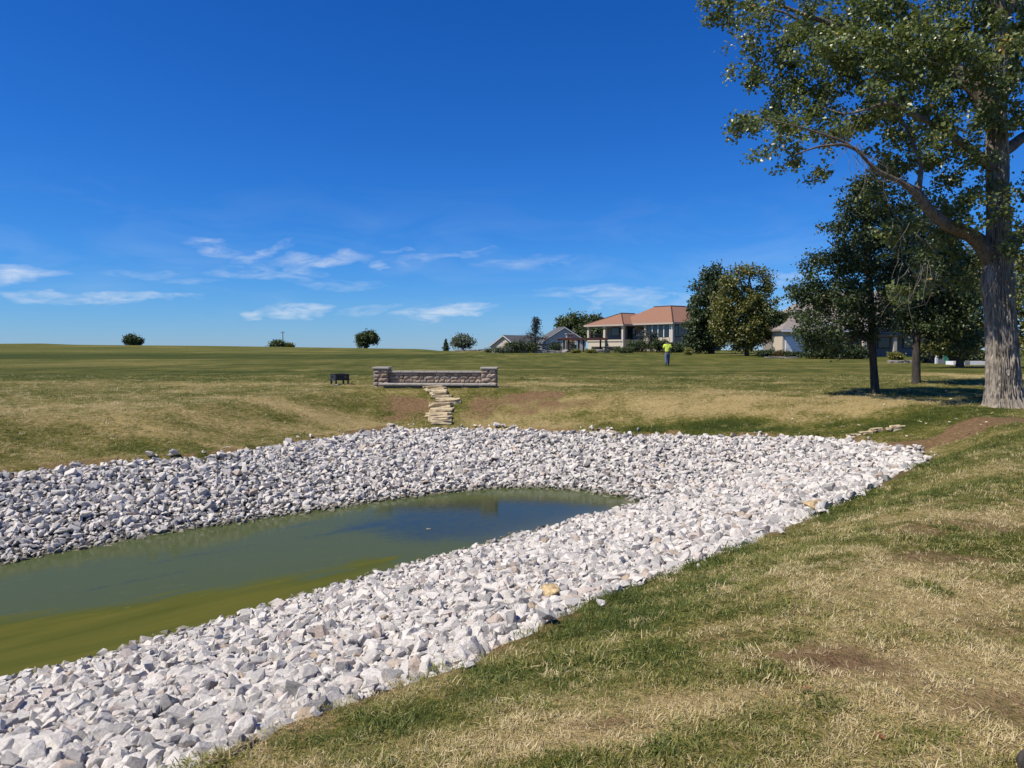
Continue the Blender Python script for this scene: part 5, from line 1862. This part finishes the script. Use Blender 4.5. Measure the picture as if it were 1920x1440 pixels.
def build_steps():
    spec = [(790, 832, 731), (798, 838, 735.5), (802, 839, 741), (807, 849, 747.5), (812, 864, 756.5), (802, 849, 766), (803, 853, 774), (794, 846, 784), (802, 846, 792), (804, 849, 797)]
    names = ['topmost', 'second from the top', 'third from the top', 'fourth from the top', 'fifth from the top, jutting out right', 'sixth from the top', 'seventh from the top', 'eighth from the top, jutting out left', 'second lowest', 'lowest, half under white rocks']
    for i, (x0, x1, y) in enumerate(spec):
        b = ground((x0 + x1) / 2, y)
        s = b[1] / FPX
        w = (x1 - x0) * s
        h = .135 + .02 * ((i * 7) % 3)
        o = link('step_slab', slab_mesh(30 + i, w, .62, h), None, (b[0], b[1] + .25, b[2] - .012))
        o.rotation_euler = (random.Random(i + 50).uniform(-.05, .05), random.Random(i + 90).uniform(-.05, .05), random.Random(i).uniform(-.06, .06))
        tag(o, 'yellow limestone step below the bench wall, ' + names[i], 'step', 'limestone steps down to the pond')


build_steps()


def build_firepit():
    b = ground(637, 721)
    t = thing('fire_pit', 'square black steel fire pit box on legs left of the bench wall', 'fire pit', (b[0], b[1], b[2]), math.radians(34))
    h, z0, z1 = .26, .17, .37

    def wall(fn):
        fn()
    for k in range(4):
        c, s_ = math.cos(k * math.pi / 2), math.sin(k * math.pi / 2)
        R = lambda x, y: (x * c - y * s_, x * s_ + y * c)
        # panel pierced by two slots: built of strips so that light passes
        m = MB()

        def strip(x0, x1, za, zb):
            p = [(*R(x0, -h), za), (*R(x1, -h), za), (*R(x1, -h + .012), za), (*R(x0, -h + .012), za), (*R(x0, -h), zb), (*R(x1, -h), zb), (*R(x1, -h + .012), zb), (*R(x0, -h + .012), zb)]
            m.poly(p, [(0, 3, 2, 1), (4, 5, 6, 7), (0, 1, 5, 4), (1, 2, 6, 5), (2, 3, 7, 6), (3, 0, 4, 7)])
        strip(-h + .013, h, z0, z0 + .07)
        strip(-h + .013, h, z1 - .05, z1)
        for xa, xb in ((-h + .013, -.16), (-.11, -.02), (.03, .10), (.14, h)):
            strip(xa, xb, z0 + .0701, z1 - .0501)
        m.build('side_panel', M_BLACK, t)
        q = MB()
        x, y = R(-h + .03, -h + .03)
        q.box(x - .025, x + .025, y - .025, y + .025, -.03, z0 - .002)
        q.build('leg', M_BLACK, t)
        m2 = MB()
        m2.tube([(*R(-h - .07, -h - .015), z0 + .005), (*R(h + .07, -h - .015), z0 + .005)], [.013, .013], 6)
        m2.build('rail', M_BLACK, t)
        m3 = MB()
        m3.tube([(*R(-h - .005, -h - .005), z1 + .01), (*R(h + .005, -h - .005), z1 + .01)], [.012, .012], 6)
        m3.build('rim', M_BLACK, t)
    MB().box(-h + .015, h - .015, -h + .015, h - .015, z0 + .01, z0 + .02).build('floor_plate', M_BLACK, t)
    single_rock('paver_stone', 629, 723, .24, 'small pale stone at the front leg of the black fire pit', M_STONE, 906, .1, .4, 'stone')


build_firepit()


def build_flagstones():
    spec = [(1600, 818, .30), (1622, 813, .32), (1648, 808, .46), (1676, 806, .40), (1684, 802, .34)]
    names = ['leftmost', 'second from the left', 'the long middle one', 'fourth from the left', 'rightmost']
    for i, (px, py, w) in enumerate(spec):
        b = ground(px, py)
        o = link('flagstone', slab_mesh(80 + i, w, .2, .07), None, b - [0, 0, .02])
        o.rotation_euler = (0, 0, .3)
        tag(o, 'pale flagstone in the short row by the bare soil, ' + names[i], 'flagstone', 'flagstones by the bare soil')


build_flagstones()

# ------------------------------------------------------------------ utility pole
b = foot(531, 212)
t = thing('utility_pole', 'thin grey utility pole standing on the field crest', 'utility pole', b)
MB().tube([(0, 0, -1), (0, 0, 4.4)], [.16, .11], 8).build('pole', M_POLE, t)
MB().box(-.55, .55, -.06, .06, 3.95, 4.08).build('crossarm', M_POLE, t)
for x in (-.48, 0.3, .48):
    MB().tube([(x, 0, 4.08), (x, 0, 4.28)], [.05, .03], 6).build('insulator', M_GREYP, t)

# ------------------------------------------------------------------ the person walking away
def skin_mesh(name, joints, edges, radii, root, sub=1):
    me = bpy.data.meshes.new(name)
    me.from_pydata([tuple(j) for j in joints], edges, [])
    o = bpy.data.objects.new(name, me)
    COL.objects.link(o)
    md = o.modifiers.new('skin', 'SKIN')
    md.use_smooth_shade = True
    for i, v in enumerate(me.skin_vertices[0].data):
        rr = radii[i]
        v.radius = rr if isinstance(rr, tuple) else (rr, rr)
        v.use_root = (i == root)
    sb = o.modifiers.new('sub', 'SUBSURF')
    sb.levels = sb.render_levels = sub
    dg = bpy.context.evaluated_depsgraph_get()
    out = bpy.data.meshes.new_from_object(o.evaluated_get(dg))
    bpy.data.objects.remove(o)
    out.name = name
    return out


def build_person():
    b = ground(1251, 685.5)
    t = thing('person', 'person in bright yellow shirt and jeans walking away across the lawn', 'person', b, math.radians(-4))
    J, E_, R = [], [], []

    def add(p, r, par=None):
        J.append(p)
        R.append(r)
        if par is not None:
            E_.append((par, len(J) - 1))
        return len(J) - 1
    hip = add((0, 0, .93), (.15, .11))
    w = add((0, .01, 1.10), (.145, .105), hip)
    ch = add((0, .03, 1.33), (.17, .115), w)
    nk = add((0, .07, 1.48), .065, ch)
    hd0 = add((0, .12, 1.54), .07, nk)
    hd1 = add((0, .16, 1.62), (.085, .10), hd0)
    hd2 = add((0, .17, 1.70), (.07, .085), hd1)
    for s in (-1, 1):
        sh = add((s * .19, .03, 1.40), .07, ch)
        el = add((s * .26, .0 - .03 * s, 1.13), .048, sh)
        wr = add((s * .27, .08 + .02 * s, .90), .034, el)
        pm = add((s * .27, .10 + .02 * s, .84), (.042, .024), wr)
        for k in range(4):
            f0 = add((s * .27 + .0, .075 + .02 * s + k * .018, .79), .010, pm)
            f1 = add((s * .262, .078 + .02 * s + k * .018, .755 - .006 * (k in (1, 2))), .009, f0)
            add((s * .25, .082 + .02 * s + k * .018, .73 - .008 * (k in (1, 2))), .008, f1)
        t0 = add((s * .255, .055 + .02 * s, .83), .011, pm)
        add((s * .245, .045 + .02 * s, .79), .009, t0)
        st = .16 * s
        lp = add((s * .10, .0, .86), .095, hip)
        kn = add((s * .10, .03 + st * .5, .49), .065, lp)
        an = add((s * .10, st * .9 - .02, .10 + (.02 if s < 0 else 0)), .045, kn)
        add((s * .11, st * .9 + .13, .05), .04, an)
    body = link('body', skin_mesh('body', J, E_, R, hip, 1), t)
    body.data.materials.append(M_SKIN)
    # face turned away and down
    for s in (-1, 1):
        MB().tube([(s * .03, .245, 1.65), (s * .03, .262, 1.648)], [.014, .008], 6).build('eye', M_WHITE, body)
        MB().tube([(s * .088, .15, 1.60), (s * .098, .145, 1.65)], [.018, .012], 6).build('ear', M_SKIN, body)
    MB().tube([(0, .25, 1.645), (0, .285, 1.60)], [.012, .018], 6).build('nose', M_SKIN, body)
    MB().box(-.028, .028, .25, .262, 1.562, 1.572).build('mouth', M_DARKWOOD, body)
    hs = [(0, .13, 1.58), (0, .145, 1.66), (0, .165, 1.735)]
    hair = skin_mesh('hair', hs, [(0, 1), (1, 2)], [(.082, .075), (.096, .105), (.072, .082)], 0, 2)
    hair.materials.append(M_HAIR)
    link('hair', hair, t)
    sj = [(0, .0, .88), (0, .01, 1.08), (0, .03, 1.30), (0, .045, 1.42), (0, .06, 1.475), (-.19, .03, 1.405), (-.255, .02, 1.20), (.19, .03, 1.405), (.255, -.02, 1.20)]
    sh = skin_mesh('shirt', sj, [(0, 1), (1, 2), (2, 3), (3, 4), (3, 5), (5, 6), (3, 7), (7, 8)],
                   [(.185, .135), (.18, .13), (.20, .14), (.17, .12), (.085, .085), .095, .088, .095, .088], 2, 2)
    sh.materials.append(M_VEST)
    link('shirt', sh, t)
    tj = [(0, 0, .94), (0, 0, .86)]
    te = [(0, 1)]
    tr = [(.165, .12), (.17, .125)]
    for s in (-1, 1):
        k = len(tj)
        st = .16 * s
        tj += [(s * .10, .005, .78), (s * .10, .03 + st * .5, .49), (s * .10, st * .9, .10 + (.02 if s < 0 else 0))]
        te += [(1, k), (k, k + 1), (k + 1, k + 2)]
        tr += [.115, .088, .078]
    jm = skin_mesh('jeans', tj, te, tr, 0, 2)
    jm.materials.append(M_DENIM)
    link('jeans', jm, t)
    for s in (-1, 1):
        st = .16 * s
        sm = skin_mesh('shoe', [(s * .10, st * .9 - .05, .05), (s * .11, st * .9 + .06, .045), (s * .115, st * .9 + .17, .035)], [(0, 1), (1, 2)], [.055, .052, .042], 0, 1)
        sm.materials.append(M_BOOT)
        link('shoe', sm, t)


build_person()

# ------------------------------------------------------------------ small litter and a log end standing in for an unidentified dark object at lower right
def build_litter():
    V = np.array([(-.5, 0, 0), (-.15, .28, .05), (.25, .2, .04), (.5, 0, .09), (.25, -.22, .05), (-.15, -.27, .04), (0, 0, .0)], float)
    F = np.array([(0, 6, 1), (1, 6, 2), (2, 6, 3), (3, 6, 4), (4, 6, 5), (5, 6, 0)])
    mo, mp = mesh_np('fallen_leaf', V, F, [M_LEAFLIT]), mesh_np('fallen_leaf', V, F, [M_LEAFPALE])
    for i, (px, py, s, lab) in enumerate(((1512, 1299, .055, 'single dry orange leaf on the lawn right of the bare patch'), (1651, 1386, .06, 'reddish curled leaf on the grass near the lower right'))):
        c = ground(px, py)
        o = link('fallen_leaf', mo, None, c + [0, 0, .012])
        o.scale = (s * .8,) * 3
        o.rotation_euler = (.2, -.15, i * 1.9)
        tag(o, lab, 'leaf')
    r = random.Random(3)
    for i in range(46):
        c = ground(r.uniform(1480, 1900), r.uniform(725, 800) if i % 3 else r.uniform(790, 830))
        o = link('fallen_leaf', mp, None, c + [0, 0, .03])
        s = r.uniform(.06, .11)
        o.scale = (s,) * 3
        o.rotation_euler = (r.uniform(-.5, .5), r.uniform(-.5, .5), r.uniform(0, 6.28))
        tag(o, 'small pale fallen leaf on the grass below the trees at right', 'leaf', 'pale fallen leaves under the trees')
    c = ground(1912, 1446)
    rr = np.random.default_rng(2)
    n, k = 40, 22
    u = np.linspace(0, 1, n)
    ax = c + np.stack([u * .62 - .03, -.09 + .10 * u + .012 * np.sin(u * 7), .045 + .012 * np.sin(u * 5)], 1)
    R = .070 + .004 * np.sin(u * 6) + .0015 * rr.normal(size=n)
    R[0], R[1], R[-2], R[-1] = .035, .062, .066, .040
    V, F = tube_np(ax, R, k)
    ctr = np.repeat(ax, k, 0)
    ang = np.tile(np.arange(k), n) / k * 6.283
    V = ctr + (V - ctr) * (1 + .16 * (vnoise(ang * 3.2, np.repeat(u, k) * 5, 14) - .5) + .03 * rr.normal(size=n * k))[:, None]
    V = np.concatenate([V, ax[:1] - [.008, 0, 0], ax[-1:] + [.01, 0, 0]])
    e0, e1 = n * k, n * k + 1
    tri = [(i, (i + 1) % k, e0, e0) for i in range(k)] + [((n - 1) * k + i, (n - 1) * k + (i + 1) % k, e1, e1) for i in range(k)]
    me = bpy.data.meshes.new('log')
    me.from_pydata([tuple(p - c) for p in V], [], [tuple(int(i) for i in f) for f in F] + [t_[:3] for t_ in tri])
    me.update()
    me.materials.append(M_BARKD)
    o = link('log', me, None, c)
    tag(o, 'unidentified dark brown rounded object poking into the lower right corner, shaped as a log end', 'log')


build_litter()
